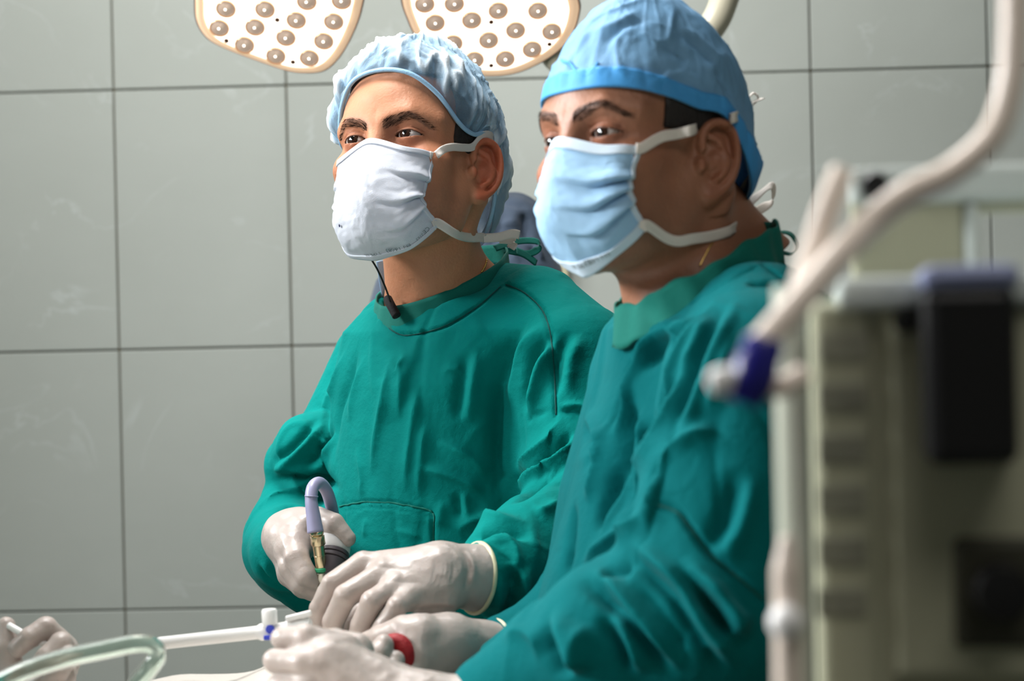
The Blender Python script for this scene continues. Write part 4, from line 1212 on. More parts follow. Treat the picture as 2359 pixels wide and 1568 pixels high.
rows2 = [
 [(0.0, 0.1056, 0.0117), (0.014, 0.1039, 0.0091), (0.038, 0.0913, 0.0013), (0.055, 0.0794, 0.0001), (0.064, 0.065, -0.001)],
 [(0.0, 0.1172, -0.0102), (0.014, 0.1153, -0.0124), (0.038, 0.1013, -0.0188), (0.054, 0.0883, -0.0178), (0.062, 0.0724, -0.0168)],
 [(0.0, 0.1234, -0.0331), (0.014, 0.1213, -0.0349), (0.038, 0.1065, -0.0402), (0.053, 0.093, -0.0356), (0.06, 0.0764, -0.031)],
 [(0.0, 0.1223, -0.06), (0.014, 0.1204, -0.0608), (0.038, 0.1063, -0.0631), (0.053, 0.0934, -0.0529), (0.06, 0.0775, -0.0426)],
 [(0.0, 0.1039, -0.0828), (0.014, 0.1028, -0.083), (0.038, 0.0948, -0.0834), (0.053, 0.0841, -0.0705), (0.06, 0.071, -0.0575)],
 [(0.0, 0.0757, -0.1101), (0.014, 0.0759, -0.1065), (0.038, 0.0773, -0.0959), (0.0545, 0.07, -0.0836), (0.063, 0.061, -0.0713)]]
G, nn = mask_surface(rows2, 90, 90, pleat=.0075, pl=(.36, .52, .68), pw=.058, seed=4, side=.12, wr=.0010, far=.010)
Gm2 = H2.w(G)
mask2 = solidify(grid_obj('face_mask', Gm2, MASKB, man2), .0012, 0)
mask2['label'] = 'pale blue pleated surgical mask'
mask_edges(Gm2, H2, mask2, mat('mask_binding', (206, 222, 236), .75, bump=((900, .0003),), transl=.1), wtop=9, wside=4)
print_on(Gm2, H2, mask2, 'EN 14683', .34, .925, .0080)
print_on(Gm2, H2, mask2, 'TYPE IIR', .06, .93, .0075)
tie(S2, [(1510, 326), (1550, 308), (1590, 296)], .0095, TIE, mask2, off=.0085, pre=[front(Gm2[-5, 2], .004), front(Gm2[-1, 1], .004)], extra=[SC2.hit(1625, 287, .006), SC2.hit(1650, 280, .0055), SC2.hit(1672, 274, .005), SC2.hit(1692, 269, .004), P(1704, 267, 2.045)])
tie(S2, [(1530, 545), (1560, 552), (1590, 548), (1630, 546), (1670, 536)], .0095, TIE, mask2, pre=[front(Gm2[-5, -4], .003), front(Gm2[-1, -3], .003)], extra=[(1690, 526, .012), (1704, 518, .04)])
# bows behind the head
z1 = P(1704, 268, 2.06)
ribbon('tie', spline([z1, P(1716, 240, 2.065), P(1735, 216, 2.07), P(1745, 228, 2.07), P(1722, 256, 2.065), P(1706, 268, 2.06)], 24), (.2, .8, .2), .012, .0008, TIE, mask2)
ribbon('tie', spline([z1, P(1728, 240, 2.06), P(1758, 226, 2.065)], 12), (.2, .8, .3), .006, .0008, TIE, mask2)
ribbon('tie', spline([P(1716, 312, 2.07), P(1726, 322, 2.07), P(1730, 332, 2.07)], 8), (.6, .5, .1), .004, .0008, TIE, mask2)
z2 = P(1694, 512, 2.05)
ribbon('tie', spline([z2, P(1690, 492, 2.05), P(1706, 452, 2.05), P(1738, 404, 2.05)], 20), (.9, .1, .45), .0105, .0008, TIE, mask2)
ribbon('tie', spline([z2, P(1712, 482, 2.06), P(1748, 448, 2.07), P(1778, 428, 2.07), P(1782, 450, 2.075), P(1772, 468, 2.075), P(1735, 492, 2.065), P(1700, 512, 2.055)], 40), (.45, .6, .7), .0095, .0008, TIE, mask2)
g = S2.hit(1626, 584, .001)
if g is not None:
    pts = [S2.hit(x, y, .0012) for x, y in ((1640, 560), (1632, 572), (1626, 584), (1618, 600), (1612, 614))]
    pts = [q for q in pts if q is not None]
    nk = tube('necklace', spline(pts, 20), .0007, GOLD, man2, 8)
# gown
cr2 = [
 ([(1640, 690), (1570, 800), (1520, 920), (1480, 1060)], .007, .007, 's'),
 ([(1690, 680), (1640, 800), (1590, 930), (1565, 1020)], .008, .006, 's'),
 ([(1540, 740), (1470, 830), (1425, 930), (1400, 1010)], .007, .006, 's'),
 ([(1690, 760), (1655, 880), (1625, 960)], .008, .005, 'r'),
 ([(1480, 930), (1465, 1040), (1440, 1160)], .006, .006, 'r'),
 ([(1720, 1080), (1690, 1200), (1640, 1290)], .010, .006, 's'),
 ([(1560, 1290), (1640, 1380), (1720, 1490)], .008, .007, 's'),
 ([(1450, 1330), (1530, 1430), (1600, 1540)], .008, .007, 'v'),
 ([(1390, 1400), (1440, 1480), (1470, 1560)], .008, .008, 's'),
 ([(1450, 886), (1440, 950), (1430, 1020), (1410, 1140), (1392, 1253)], .012, .020, 'v'),
 ([(1560, 850), (1530, 920), (1503, 988), (1460, 1100), (1426, 1198)], .011, .020, 'v'),
 ([(1603, 794), (1558, 921), (1514, 1010), (1470, 1090), (1437, 1143)], .009, .013, 'r'),
 ([(1640, 720), (1610, 790), (1575, 870)], .010, .007, 'r'),
 ([(1600, 925), (1542, 1032), (1509, 1154), (1490, 1240)], .008, .013, 'r'),
 ([(1660, 985), (1600, 1008), (1547, 1049), (1520, 1100)], .008, .009, 'r'),
 ([(1575, 960), (1530, 1060), (1490, 1130)], .007, .011, 'v'),
 ([(1516, 1162), (1560, 1180), (1590, 1215), (1636, 1276), (1700, 1330), (1758, 1381)], .0034, .0045, 'g'),
 ([(1437, 1250), (1492, 1298), (1558, 1359), (1603, 1436), (1650, 1500), (1697, 1552)], .009, .012, 's'),
 ([(1337, 1305), (1380, 1275), (1430, 1235), (1470, 1210), (1510, 1160)], .008, .015, 'r'),
 ([(1345, 1312), (1420, 1378), (1503, 1475), (1570, 1560)], .009, .013, 's'),
 ([(1380, 1330), (1460, 1300)], .008, .008, 'v'),
 ([(1355, 1430), (1335, 1490), (1345, 1560)], .010, .009, 'r'),
 ([(1260, 1420), (1300, 1500), (1330, 1560)], .012, .009, 's'),
 ([(1322, 1150), (1312, 1250), (1298, 1345)], .006, .012, 'v'),
 ([(1345, 960), (1370, 1010), (1362, 1080)], .010, .006, 's'),
 ([(1390, 1010), (1372, 1090), (1350, 1160)], .007, .006, 'r'),
 ([(1420, 1060), (1400, 1150), (1380, 1240)], .008, .007, 's'),
 ([(1480, 800), (1520, 770), (1580, 730)], .008, .005, 'r'),
 ([(1465, 850), (1530, 790), (1600, 740)], .008, .007, 's'),
 ([(1470, 765), (1560, 715), (1640, 668), (1745, 612)], .0022, .0026, 'g'),
 ([(1755, 606), (1790, 632), (1822, 655)], .0024, .0026, 'g'),
 ([(1715, 655), (1760, 652), (1800, 655)], .005, .005, 'v'),
 ([(1560, 1480), (1600, 1500), (1640, 1510)], .007, .005, 'r'),
 ([(1640, 1500), (1700, 1440), (1740, 1400)], .008, .006, 'r'),
 ([(1600, 1330), (1660, 1400), (1690, 1470)], .009, .006, 's'),
 ([(1150, 1470), (1200, 1455), (1236, 1470), (1240, 1530)], .006, .006, 'r'),
]
lo = np.array([P(1080, 1600, 1.8)[0] - .06, 1.66, P(1000, 1640, 2.0)[2]]); hi = np.array([P(2060, 700, 2.05)[0] + .05, 2.32, P(1700, 560, 2.0)[2]])
gown2, SG2 = cloth('gown', gown2_f, lo, hi, .0028, GOWN2, man2, cr2, tl2, (np.array([-.05, 1.7, .40]), np.array([.42, 2.3, lo[2] + .03])), seed=9.0, amp=.7)
gown2['label'] = 'loose green surgical gown with heavy sleeve folds'
c0 = P(1604, 655, 2.0)
e1 = nrm(np.array([-.97, -.24, 0])); e2 = nrm(np.array([.24, -.97, 0]))
col2 = [c0 + e1 * .073 * math.cos(t) + e2 * .081 * math.sin(t) + np.array([0, 0, -.038 * math.cos(t) + .002 * math.sin(t)]) for t in np.linspace(0, 2 * math.pi, 17)[:-1]]
collar(man2, col2, .038, GOWN_D, .005, wob=.16, ruf=1.2, drop=.5)
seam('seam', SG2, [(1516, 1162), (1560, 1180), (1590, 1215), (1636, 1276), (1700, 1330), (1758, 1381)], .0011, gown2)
nb = P(1752, 590, 2.06)
ribbon('collar_tie', spline([nb, P(1775, 556, 2.06), P(1795, 536, 2.06), P(1822, 540, 2.06), P(1836, 566, 2.06), P(1822, 584, 2.06), P(1790, 580, 2.06), P(1762, 592, 2.055)], 50), (.3, .9, .2), .012, .0014, GOWN_D, man2)
ribbon('collar_tie', spline([P(1762, 590, 2.05), P(1784, 604, 2.05), P(1800, 618, 2.045)], 12), (.3, .6, .6), .013, .0016, GOWN_D, man2)
# near glove, blurred, back of the hand
q = lambda x, y, d: P(x, y, d)
palm = [(q(1110, 1630, 1.86), q(985, 1636, 1.86), .028, .031), (q(960, 1640, 1.86), q(712, 1494, 1.885), .034, .0185), (q(940, 1665, 1.85), q(706, 1548, 1.872), .038, .0215), (q(900, 1690, 1.85), q(710, 1604, 1.868), .036, .0230), (q(840, 1590, 1.855), q(750, 1535, 1.86), .026, .024)]
fingers = [
 ([q(800, 1492, 1.880), q(705, 1470, 1.872), q(650, 1470, 1.880)], (.0120, .0116, .0100)),
 ([q(790, 1550, 1.855), q(700, 1528, 1.851), q(634, 1522, 1.862)], (.0130, .0122, .0106)),
 ([q(790, 1606, 1.850), q(705, 1586, 1.846), q(642, 1580, 1.856)], (.0130, .0122, .0106)),
 ([q(740, 1640, 1.860), q(670, 1632, 1.845), q(655, 1640, 1.865), q(662, 1645, 1.89)], (.0130, .0098, .0090, .0085)),
 ([q(820, 1500, 1.90), q(770, 1480, 1.94), q(720, 1475, 1.97)], (.0160, .0125, .0100)),
]
g2l, SGn = glove_hand('glove', man2, palm, fingers, h=.0018, creases=[([(790, 1490), (850, 1540), (900, 1560)], .010, .0022, 'v')])
cuff_ring(q(1108, 1630, 1.862), q(1140, 1630, 1.87) - q(1000, 1634, 1.86), (0, 0, 1), .033, .031, .003, GLOVEC, g2l, 'rolled_cuff')
# far glove, holding the red grip
palm = [(q(1140, 1494, 2.105), q(1030, 1485, 2.07), .027, .026), (q(1030, 1480, 2.07), q(960, 1470, 2.05), .028, .022), (q(1010, 1505, 2.06), q(960, 1515, 2.04), .024, .020)]
fingers = [
 ([q(968, 1462, 2.05), q(928, 1452, 2.05), q(880, 1466, 2.06), q(838, 1480, 2.075)], (.0190, .0140, .0115, .0095)),
 ([q(965, 1480, 2.035), q(925, 1495, 2.015), q(895, 1500, 2.015), q(884, 1496, 2.03)], (.0150, .0115, .0105, .0095)) if False else ([q(900, 1560, 2.04), q(876, 1530, 2.015), q(872, 1505, 2.010), q(884, 1484, 2.015)], (.0130, .0115, .0108, .0095)),
 ([q(950, 1580, 2.04), q(920, 1560, 2.015), q(906, 1536, 2.008), q(912, 1520, 2.012)], (.0130, .0105, .0098, .0088)),
 ([q(965, 1520, 2.04), q(950, 1545, 2.03), q(938, 1570, 2.02), q(930, 1590, 2.02)], (.0150, .0125, .0115, .0100)),
 ([q(1000, 1520, 2.05), q(970, 1560, 2.04), q(955, 1590, 2.03)], (.0150, .0120, .0100)),
]
g2r, SGf = glove_hand('glove', man2, palm, fingers, h=.0018)
cuff_ring(q(1136, 1496, 2.104), q(1160, 1497, 2.11) - q(1000, 1485, 2.06), (0, 0, 1), .0285, .029, .0026, GLOVEC, g2r, 'rolled_cuff')

# ---------------- figure beyond the left edge: one gloved hand and sleeve reach in
H3 = Head((-620, 250), 2.15, -65, -20, 0)
def neck3(p): return chain(p, neck3.pts, (.054, .058, .066))
neck3.pts = np.array([H3.w((0, -.028, -.035)), P(-720, 560, 2.15), P(-740, 700, 2.15)])
el3, wr3 = P(-190, 1500, 2.20), P(130, 1650, 2.12)
tl3 = loft(slices_px([(640, -740, .08, .065), (760, -750, .16, .10), (1100, -770, .165, .125), (1600, -790, .17, .14), (2300, -790, .2, .17)], 2.15), R(-65))
def gown3_f(p):
    d = tl3(p)
    d = smin(d, chain(p, [P(-700, 760, 2.22), P(-620, 860, 2.3), P(-190, 1500, 2.20)], (.05, .075, .062)), .03)
    d = smin(d, chain(p, [P(-190, 1500, 2.2), P(-62, 1440, 2.19), P(50, 1680, 2.125)], (.062, .026, .034)), .03)
    d = smin(d, chain(p, [P(-760, 760, 2.0), P(-780, 900, 1.95), P(-500, 1550, 1.9), P(-250, 1640, 1.98)], (.05, .075, .062, .045)), .03)
    return d
tor3 = under_body(P(-760, 900, 2.15), [(P(-640, 900, 2.3), el3, wr3), (P(-780, 900, 1.95), P(-500, 1550, 1.9), P(-250, 1640, 1.98))], P(-800, 1650, 2.15), 2.0)
V, Q, C_, S3, _ = person_body(H3, neck3, srgb(190, 135, 105)[:3], .4, torso=tor3, clothes=gown3_f, collar=(P(-740, 640, 2.15), np.array([0, 0, 1.0])), paint=skin_paint(srgb(190, 135, 105)), h=.004)
man3 = mesh_obj('person', V, Q, SKIN1, None, col=C_)
tag(man3, 'person mostly out of frame, only a bent gloved hand and green sleeve showing', 'person')
solidify(grid_obj('bouffant_cap', H3.w(Gcap1), CAPW, man3, True, col=np.stack([Dcap1] * 3, 1)), .0006)
solidify(grid_obj('face_mask', H3.w(Gmask1), MASKB, man3), .0012, 0)
eyeballs(H3, (0, 1, 0), man3)
cloth('gown', gown3_f, np.array([-1.15, 1.75, .42]), np.array([-.40, 2.5, 1.45]), .008, GOWN, man3, [], seed=4)
palm = [(q(80, 1665, 2.12), q(112, 1590, 2.10), .026, .024), (q(118, 1575, 2.10), q(146, 1500, 2.095), .020, .012), (q(108, 1600, 2.09), q(150, 1528, 2.085), .021, .012), (q(80, 1610, 2.09), q(105, 1580, 2.085), .020, .017)]
fingers = [
 ([q(152, 1492, 2.095), q(106, 1446, 2.085), q(66, 1470, 2.075), q(42, 1492, 2.075)], (.0120, .0108, .0100, .0088)),
 ([q(160, 1512, 2.085), q(140, 1482, 2.065), q(108, 1514, 2.055), q(82, 1538, 2.06)], (.0120, .0108, .0100, .0088)),
 ([q(148, 1545, 2.08), q(156, 1512, 2.058), q(134, 1546, 2.045), q(112, 1572, 2.05)], (.0115, .0100, .0095, .0085)),
 ([q(130, 1590, 2.08), q(150, 1560, 2.060), q(138, 1590, 2.045), q(118, 1610, 2.05)], (.0105, .0092, .0085, .0078)),
 ([q(80, 1590, 2.09), q(28, 1550, 2.085), q(18, 1490, 2.085), q(14, 1442, 2.09)], (.0165, .0125, .0112, .0092)),
]
g3, _s = glove_hand('glove', man3, palm, fingers, h=.0018)

# ---------------- figure in slate blue behind
SLATE = mat('slate_blue_scrub', (66, 79, 97), .85, bump=((700, .0004), (60, .0015)), var=(8, .14), sheen=.2)
H4 = Head((985, 385), 3.12, 190, -15, 0)
def neck4(p): return chain(p, neck4.pts, (.052, .056, .06))
neck4.pts = np.array([H4.w((0, -.028, -.035)), P(1010, 545, 3.12), P(1030, 640, 3.12)])
tl4 = loft(slices_px([(560, 1080, .09, .06), (640, 1070, .13, .09), (800, 1060, .15, .11), (1100, 1060, .15, .12), (1500, 1060, .16, .13), (1700, 1060, .17, .14)], 3.14), R(10))
def scrub_f(p):
    d = tl4(p)
    d = smin(d, chain(p, [P(1085, 590, 3.12), P(1182, 530, 3.10), P(1206, 640, 3.09), P(1240, 800, 3.08), P(1215, 960, 3.08)], (.05, .052, .056, .058, .056)), .02)
    d = smin(d, chain(p, [P(1050, 620, 3.16), P(960, 720, 3.2), P(930, 900, 3.2)], (.05, .06, .058)), .03)
    return d
tor4 = under_body(P(1060, 760, 3.14), [(P(1172, 545, 3.1), P(1200, 900, 3.1), P(1160, 1180, 3.0)), (P(940, 720, 3.2), P(920, 1000, 3.2), P(980, 1180, 3.1))], P(1060, 1300, 3.14), 3.1)
V, Q, C_, S4, _ = person_body(H4, neck4, srgb(190, 135, 105)[:3], .3, torso=tor4, clothes=scrub_f, collar=(P(1030, 600, 3.12), np.array([0, 0, 1.0])), paint=skin_paint(srgb(190, 135, 105)), h=.004)
man4 = mesh_obj('person', V, Q, SKIN1, None, col=C_)
tag(man4, 'person in a slate blue scrub top behind the two surgeons, one hunched shoulder showing', 'person')
hair_part(H4, lambda q: np.maximum(q[:, 1] - .05, -(q[:, 2] + .05)), man4, h=.004)
sc4, _s = cloth('scrub_top', scrub_f, np.array([-.35, 2.9, P(1000, 1640, 3.1)[2]]), np.array([.12, 3.36, 1.62]), .005, SLATE, man4, [
 ([(1213, 480), (1212, 520), (1210, 570)], .008, .010, 'v'), ([(1150, 520), (1175, 512), (1195, 508)], .005, .004, 'r'), ([(1145, 480), (1128, 520), (1112, 560)], .007, .008, 's'), ([(1180, 560), (1190, 610)], .006, .004, 'r'), ([(1225, 560), (1245, 600)], .006, .005, 's'), ([(1130, 460), (1180, 470), (1225, 480)], .005, .003, 'v')], seed=12)
# ---------------- instruments and table
STEEL = mat('brushed_steel', (190, 185, 172), .28, metal=1.0)
BRASS = mat('warm_nickel', (214, 196, 160), .25, metal=1.0)
CABLE = mat('grey_violet_cable', (150, 148, 178), .42, coat=.2)
DARKG = mat('dark_grey_grip', (70, 62, 66), .45)
GREYP = mat('light_grey_grip', (190, 186, 184), .4)
GREENR = mat('green_ring', (40, 150, 105), .5)
WHITEP = mat('white_plastic', (244, 242, 240), .35, coat=.3)
BLUEP = mat('blue_plastic', (38, 62, 200), .35, coat=.3)
REDR = mat('dark_red_rubber', (150, 14, 22), .55, bump=((260, .0008), (60, .0015)), var=(60, .2))
DRAPE = mat('white_drape', (214, 207, 199), .8, bump=((400, .0004), (60, .0008)), sheen=.2)
GREEND = mat('green_drape', (60, 130, 110), .8, bump=((400, .0004), (60, .0008)))
scope = empty('laparoscope_camera', P(735, 1290, 2.35))
tag(scope, 'camera instrument with grey-violet light cable gripped in the raised gloved fist', 'medical instrument')
def loc_of(o, pts): return [np.asarray(p) - np.array(o.location) for p in pts]
cab = spline([P(727, 1226, 2.330), P(722, 1190, 2.332), P(717, 1150, 2.335), P(721, 1122, 2.342), P(736, 1112, 2.355), P(752, 1130, 2.370), P(762, 1160, 2.385), P(768, 1190, 2.40), P(772, 1240, 2.41)], 60)
tube('light_cable', loc_of(scope, cab), [.0068 + .0022 * max(0, 1 - i / 14) for i in range(60)], CABLE, scope, 18)
tube('cable_collar', loc_of(scope, [P(717.5, 1141, 2.3352), P(717.3, 1144, 2.3351)]), .0074, CABLE, scope, 18)
a0, a1 = P(729, 1222, 2.329), P(741, 1312, 2.335); ad = nrm(a1 - a0)
lathe('connector_nut', [(.0066, 0), (.0074, .001), (.0074, .004), (.0064, .0048), (.0078, .0056), (.0080, .0150), (.0070, .0165)], a0 - np.array(scope.location), ad, BRASS, scope, 8)
lathe('connector_body', [(.0064, .0160), (.0064, .0270), (.0066, .0272), (.0066, .0280), (.0062, .0282), (.0060, .041), (.0052, .0425)], a0 - np.array(scope.location), ad, BRASS, scope, 24)
lathe('seal_ring', [(.0066, .0405), (.0076, .0412), (.0076, .0440), (.0066, .0447)], a0 - np.array(scope.location), ad, GREENR, scope, 24)
lathe('scope_neck', [(.0058, .0445), (.0074, .046), (.0078, .052), (.0066, .056), (.0082, .058), (.0090, .064), (.0075, .070)], a0 - np.array(scope.location), ad, STEEL, scope, 24)
h0, h1 = P(772, 1238, 2.368), P(752, 1362, 2.33); hd = nrm(h1 - h0); ho = h0 - np.array(scope.location)
lathe('camera_head', [(.012, 0), (.0175, .002), (.0185, .006), (.0185, .018), (.0178, .0195)], ho, hd, GREYP, scope, 32)
lathe('grip_ring', [(.0172, .019), (.0185, .0200), (.0185, .0235), (.0170, .0245)], ho, hd, DARKG, scope, 32)
lathe('grip_ring', [(.0170, .0245), (.0182, .0255), (.0182, .0290), (.0166, .0300)], ho, hd, DARKG, scope, 32)
lathe('focus_barrel', [(.0164, .030), (.0172, .031), (.0160, .046), (.0110, .052), (.0075, .056), (.0050, .075)], ho, hd, DARKG, scope, 32)

# trocar with stopcock, lit by the lamp
tro = empty('trocar', P(620, 1455, 2.08))
tag(tro, 'glaring white trocar sleeve with upright capped stopcock and blue valve, left of the spread glove', 'medical instrument')
TL = np.array(tro.location)
t0, t1 = P(362, 1482, 2.10), P(606, 1455, 2.08); td = nrm(t1 - t0); Lt = np.linalg.norm(t1 - t0)
lathe('sleeve_tube', [(.0048, 0), (.0062, .0015), (.0062, Lt * .5), (.0064, Lt)], t0 - TL, td, WHITEP, tro, 24)
lathe('valve_body', [(.0062, Lt - .006), (.0082, Lt - .002), (.0082, Lt + .008), (.0072, Lt + .011), (.0072, Lt + .022), (.0088, Lt + .026), (.0088, Lt + .040), (.0078, Lt + .048)], t0 - TL, td, WHITEP, tro, 28)
s0 = P(623, 1462, 2.075); sd = nrm(P(620, 1400, 2.075) - s0)
lathe('stopcock_stem', [(.0052, 0), (.0052, .009), (.0058, .010), (.0052, .011)], s0 - TL, sd, WHITEP, tro, 20)
lathe('stopcock_cap', [(.0058, .0095), (.0074, .0105), (.0076, .0230), (.0064, .0248), (.002, .0252)], s0 - TL, sd, WHITEP, tro, 24)
lathe('blue_valve', [(.0035, -.0058), (.0042, -.005), (.0042, .0005), (.0035, .0012)], P(622, 1449, 2.068) - TL, (0, -1, 0), BLUEP, tro, 20)
box('blue_lever', P(628, 1468, 2.066) - TL, (.0085, .002, .0022), BLUEP, tro, bev=.001)
lv = nrm(P(712, 1411, 2.07) - P(660, 1424, 2.07)); lz = nrm(np.cross(lv, (0, 1, 0))); 
box('insufflation_lever', P(688, 1418, 2.07) - TL, (.0125, .004, .0026), WHITEP, tro, ax=np.array([lv, (0, 1, 0), lz]), bev=.0012)
tube('insufflation_stem', loc_of(tro, [P(704, 1420, 2.072), P(690, 1436, 2.078), P(680, 1450, 2.085)]), .0042, WHITEP, tro, 14)

# red grip in the far glove
grip = empty('red_handle', P(918, 1506, 2.025))
tag(grip, 'dark red rounded rubber handle held in the far gloved hand beneath the spread glove', 'medical instrument')
rg = spline([P(896, 1478, 2.030), P(916, 1480, 2.028), P(930, 1496, 2.026), P(935, 1520, 2.025), P(928, 1545, 2.026), P(915, 1575, 2.028)], 40)
tube('rubber_loop', loc_of(grip, rg), [.0075 + .0025 * math.sin(math.pi * i / 39) for i in range(40)], REDR, grip, 20)

# patient table and drape
TABLE = mat('table_steel', (150, 152, 150), .35, metal=.9)
PAD = mat('black_table_pad', (30, 30, 32), .6)
tb = empty('operating_table', (-.32, 1.58, 0))
tag(tb, 'operating table under the white drape along the bottom edge', 'table')
box('table_top', (0, 0, .86), (.24, .68, .02), TABLE, tb, bev=.006)
box('table_pad', (0, 0, .905), (.23, .67, .025), PAD, tb, bev=.012)
box('column', (0, 0, .45), (.10, .14, .39), TABLE, tb, bev=.01)
box('base', (0, 0, .035), (.20, .40, .035), TABLE, tb, bev=.015)
nx, ny = 90, 170
Xg, Yg = np.meshgrid(np.linspace(-.385, .385, nx), np.linspace(-.80, .80, ny), indexing='ij')
def drape_at(X, Y):
    wx = np.where(np.abs(X) > .255, np.sign(X) * (.255 + (np.abs(X) - .255) * .12 + .006 * np.sin(Y * 24)), X)
    wy = np.where(np.abs(Y) > .70, np.sign(Y) * (.70 + (np.abs(Y) - .70) * .12 + .006 * np.sin(X * 26)), Y)
    ax_, ay_ = wx - .32, wy + 1.58
    q = np.stack([ax_ * 7, ay_ * 7, ax_ * 0], -1).reshape(-1, 3)
    z = .975 + .012 * noise(q).reshape(X.shape) + .005 * noise(q * 3).reshape(X.shape)
    z = z + .084 * np.exp(-(np.abs(ax_ + .170) / .125) ** 2.6 - (np.abs(ay_ - 2.11) / .12) ** 4)
    z = z + .040 * np.exp(-(np.abs(ax_ + .375) / .09) ** 4 - ((ay_ - 2.13) / .10) ** 2)
    e = np.maximum(np.abs(X) - .255, 0) + np.maximum(np.abs(Y) - .70, 0)
    return np.stack([wx - .32, wy + 1.58, z - e * 2.2], -1)
dr = solidify(grid_obj('surgical_drape', drape_at(Xg, Yg), DRAPE), .0012)
tag(dr, 'white surgical drape mounded over the table along the bottom edge', 'drape')

# clear suction tube in front
CLEAR = mat('clear_green_pvc', (240, 250, 244), .08, trans=1.0, ior=1.30, coat=.2)
def clear_tube():
    C = spline([P(-160, 1660, 1.66), P(-60, 1605, 1.69), P(40, 1552, 1.72), P(140, 1518, 1.75), P(240, 1496, 1.78), P(315, 1482, 1.80), P(352, 1488, 1.815), P(362, 1512, 1.82), P(340, 1545, 1.815), P(305, 1590, 1.80), P(250, 1680, 1.78)], 110)
    Vo, Fo = tube_data(C, .0078, 24, caps=False); Vi, Fi = tube_data(C, .0060, 24, caps=False)
    n = len(Vo); F = list(Fo) + [tuple(i + n for i in q[::-1]) for q in Fi]
    for e in (0, len(C) - 1):
        for s in range(24):
            t = (s + 1) % 24; a = e * 24
            qd = (a + s, a + t, n + a + t, n + a + s); F.append(qd if e else qd[::-1])
    return mesh_obj('suction_tube', np.concatenate([Vo, Vi]), F, CLEAR)
st = clear_tube(); tag(st, 'thick clear greenish tube arching over the lower left corner', 'tube')
# small white rod held in the left hand
tag(tube('white_tube', spline([P(20, 1440, 2.08), P(46, 1455, 2.075), P(70, 1468, 2.075), P(120, 1490, 2.08)], 16), .0034, WHITEP), 'thin white tube pinched in the gloved hand by the tiled wall', 'tube')

# ---------------- wall socket box
sb = empty('wall_box', W0 + WX * ((on_plane(1256, 600, W0, WN) - W0) @ WX) + np.array([0, 0, on_plane(1256, 600, W0, WN)[2]]) + WN * .004)
tag(sb, 'small white wall box with beige frame beside the slate blue shoulder', 'box')
BEIGE = mat('beige_plastic', (200, 192, 160), .5)
box('frame', WN * .012, (.040, .012, .040), BEIGE, sb, ax=AXW, bev=.003)
box('cover', WN * .025 - WX * .006 + np.array([0, 0, .005]), (.030, .004, .031), WHITEP, sb, ax=AXW, bev=.003)

# ---------------- anaesthesia machine close to the viewer
MACH = mat('machine_olive_enamel', (170, 170, 146), .5, var=(3, .05))
LBLM = mat('machine_label_grey', (138, 138, 122), .6, var=(40, .25))
MACHL = mat('machine_pale_enamel', (196, 204, 200), .4)
RAILM = mat('rail_grey', (168, 172, 156), .35, coat=.2)
BLK = mat('black_plastic', (14, 13, 15), .4)
NAVYT = mat('slate_cap', (128, 136, 170), .4)
DKP = mat('dark_olive_panel', (58, 57, 44), .6)
mc = empty('anaesthesia_machine', (.1447, 1.06, 0)); mc.rotation_euler.z = -R(8.0)
tag(mc, 'blurred grey-olive machine with black module and knobs beside the nearer surgeon', 'medical machine')
ML = np.array([.1447, 1.06, 0])
FD = 1.06
def mbox(name, x0, y0, x1, y1, d, depth, m, bev=.004):
    """a block whose front face fills this much of the machine's front, standing depth deep"""
    a = P(x0, y0, d); b = P(x1, y1, d)
    if d > 1.15: a = a - np.array([.0225, 0, 0]); b = b - np.array([.0225, 0, 0])
    zc = (a[2] + b[2]) / 2; hz = abs(a[2] - b[2]) / 2
    c = np.array([(a[0] + b[0]) / 2, d + depth / 2, zc])
    return box(name, c - ML, (abs(b[0] - a[0]) / 2, depth / 2, hz), m, mc, bev=bev)
zt = P(1900, 690, FD)[2]
x0 = P(1862, 700, FD)[0]
box('cabinet', np.array([(x0 + .66) / 2, FD + .20, (zt + .06) / 2]) - ML, ((.66 - x0) / 2, .20, (zt - .06) / 2), MACH, mc, bev=.006)
box('plinth', np.array([(x0 + .66) / 2, FD + .20, .03]) - ML, ((.66 - x0) / 2 + .02, .22, .03), BLK, mc, bev=.006)
mbox('top_ledge', 1935, 640, 2900, 692, FD - .012, .36, MACHL)
mbox('front_panel', 2045, 705, 2900, 1540, FD - .006, .02, MACH)
mbox('side_panel', 1872, 700, 2030, 1700, FD - .004, .02, MACH)
for k in range(6):
    mbox('label_plate', 1885, 765 + k * 118, 1998, 830 + k * 118, FD - .0052, .006, LBLM, .001)
mbox('black_module', 2152, 660, 2372, 1066, FD - .045, .05, BLK, .006)
mbox('module_cap', 2148, 612, 2376, 662, FD - .047, .055, NAVYT, .005)
mbox('recess_panel', 2195, 1235, 2560, 1480, FD - .010, .012, DKP)
lathe('knob', [(.006, 0), (.006, .010), (.0052, .013), (.001, .0135)], P(2084, 740, FD - .004) - ML, (0, -1, 0), BLK, mc, 24)
lathe('knob', [(.014, 0), (.0135, .016), (.012, .020), (.001, .021)], P(2300, 1350, FD - .008) - ML, (0, -1, 0), BLK, mc, 24)
# upper frame with an opening on the right
UD = 1.22
mbox('frame_bar', 1955, 388, 2900, 452, UD, .05, MACHL)
mbox('frame_under', 2080, 452, 2900, 476, UD + .01, .04, MACH)
mbox('frame_panel', 1955, 452, 2215, 660, UD + .004, .03, MACH)
mbox('frame_edge', 2215, 470, 2250, 660, UD + .0, .04, MACHL)
lathe('knob', [(.0075, 0), (.0075, .012), (.006, .015), (.001, .0155)], P(2012, 432, UD) - ML - np.array([.0225, 0, 0]), (0, -1, 0), BLK, mc, 24)
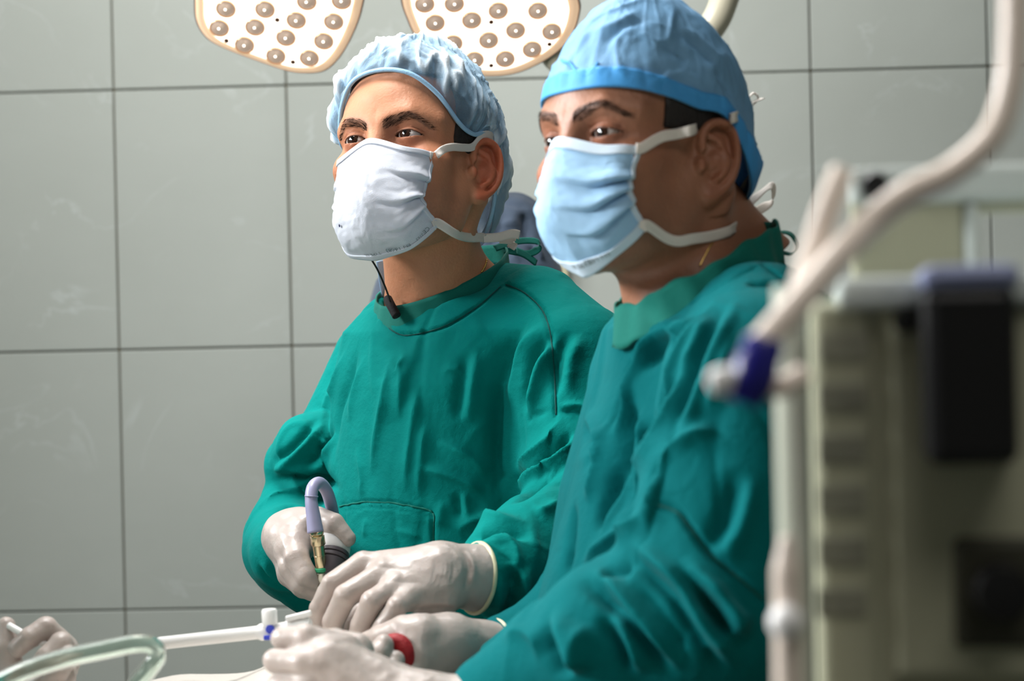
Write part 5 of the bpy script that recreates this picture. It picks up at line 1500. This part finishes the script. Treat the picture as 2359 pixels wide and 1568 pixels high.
# left upright
pr = P(1825, 900, 1.03)
tube('upright', [np.array([pr[0], 1.045, .02]) - ML, np.array([pr[0] + .0035, 1.045, P(1825, 660, 1.045)[2]]) - ML], .0078, RAILM, mc, 24)
mbox('dark_edge', 1775, 690, 1870, 1800, 1.075, .03, DKP)
# breathing circuit
HOSE = mat('beige_hose', (238, 222, 208), .4, coat=.2)
NAVY = mat('navy_blue_connector', (22, 20, 120), .35, coat=.3)
bc = empty('breathing_circuit', P(1740, 800, .98))
tag(bc, 'blurred beige breathing hose with navy connector looping down in front of the machine', 'hose')
BL = np.array(bc.location)
hose = spline([np.array([P(2362, 0, 1.0)[0], 1.0, CEIL - .003]), P(2360, -3000, 1.0), P(2358, -900, 1.0), P(2356, -260, 1.0), P(2340, -60, 1.0), P(2336, 80, 1.0), P(2326, 200, 1.0), P(2286, 312, 1.0), P(2195, 395, 1.0), P(2090, 446, 1.0), P(2005, 512, 1.0), P(1930, 590, .99), P(1850, 684, .98), P(1748, 798, .97)], 120)
tube('hose', hose - BL, .0066, HOSE, bc, 20)
tube('hose', spline([P(1940, 395, 1.01), P(1905, 480, 1.005), P(1875, 570, 1.0), P(1845, 670, .985)], 30) - BL, .0058, HOSE, bc, 18)
c0_, c1_ = P(1765, 778, .97), P(1712, 930, .97); cd = nrm(c1_ - c0_)
lathe('connector', [(.0075, 0), (.0092, .002), (.0096, .010), (.0105, .013), (.0105, .022), (.0092, .026), (.0085, .031)], c0_ - BL, cd, NAVY, bc, 24)
lathe('white_port', [(.0030, 0), (.0045, .001), (.0058, .004), (.0062, .009), (.0048, .013), (.001, .0145)], P(1703, 868, .968) - BL, nrm(P(1640, 880, .968) - P(1703, 868, .968)), WHITEP, bc, 20)
tube('side_elbow', spline([P(1752, 880, .97), P(1785, 892, .975), P(1815, 884, .98), P(1850, 862, .985)], 18) - BL, .0052, HOSE, bc, 14)
# drain line hanging beside the upright
dl = tube('drain_hose', spline([P(1812, 1235, 1.012), P(1812, 1330, 1.012), P(1814, 1430, 1.012), P(1816, 1600, 1.012), P(1818, 1900, 1.012)], 40), [.0030 + .0036 * min(1, i / 8) for i in range(40)], HOSE)
V, Fc = lathe_data([(.0001, -.0085)] + [(.0085 * math.sin(t), -.0085 * math.cos(t)) for t in np.linspace(.2, math.pi - .2, 10)] + [(.0001, .0085)], P(1812, 1432, 1.005), (0, 0, 1), 20)
mesh_obj('ball_joint', V, Fc, WHITEP, dl)
tag(dl, 'blurred pale drain hose with a round white joint hanging down the machine upright', 'hose')
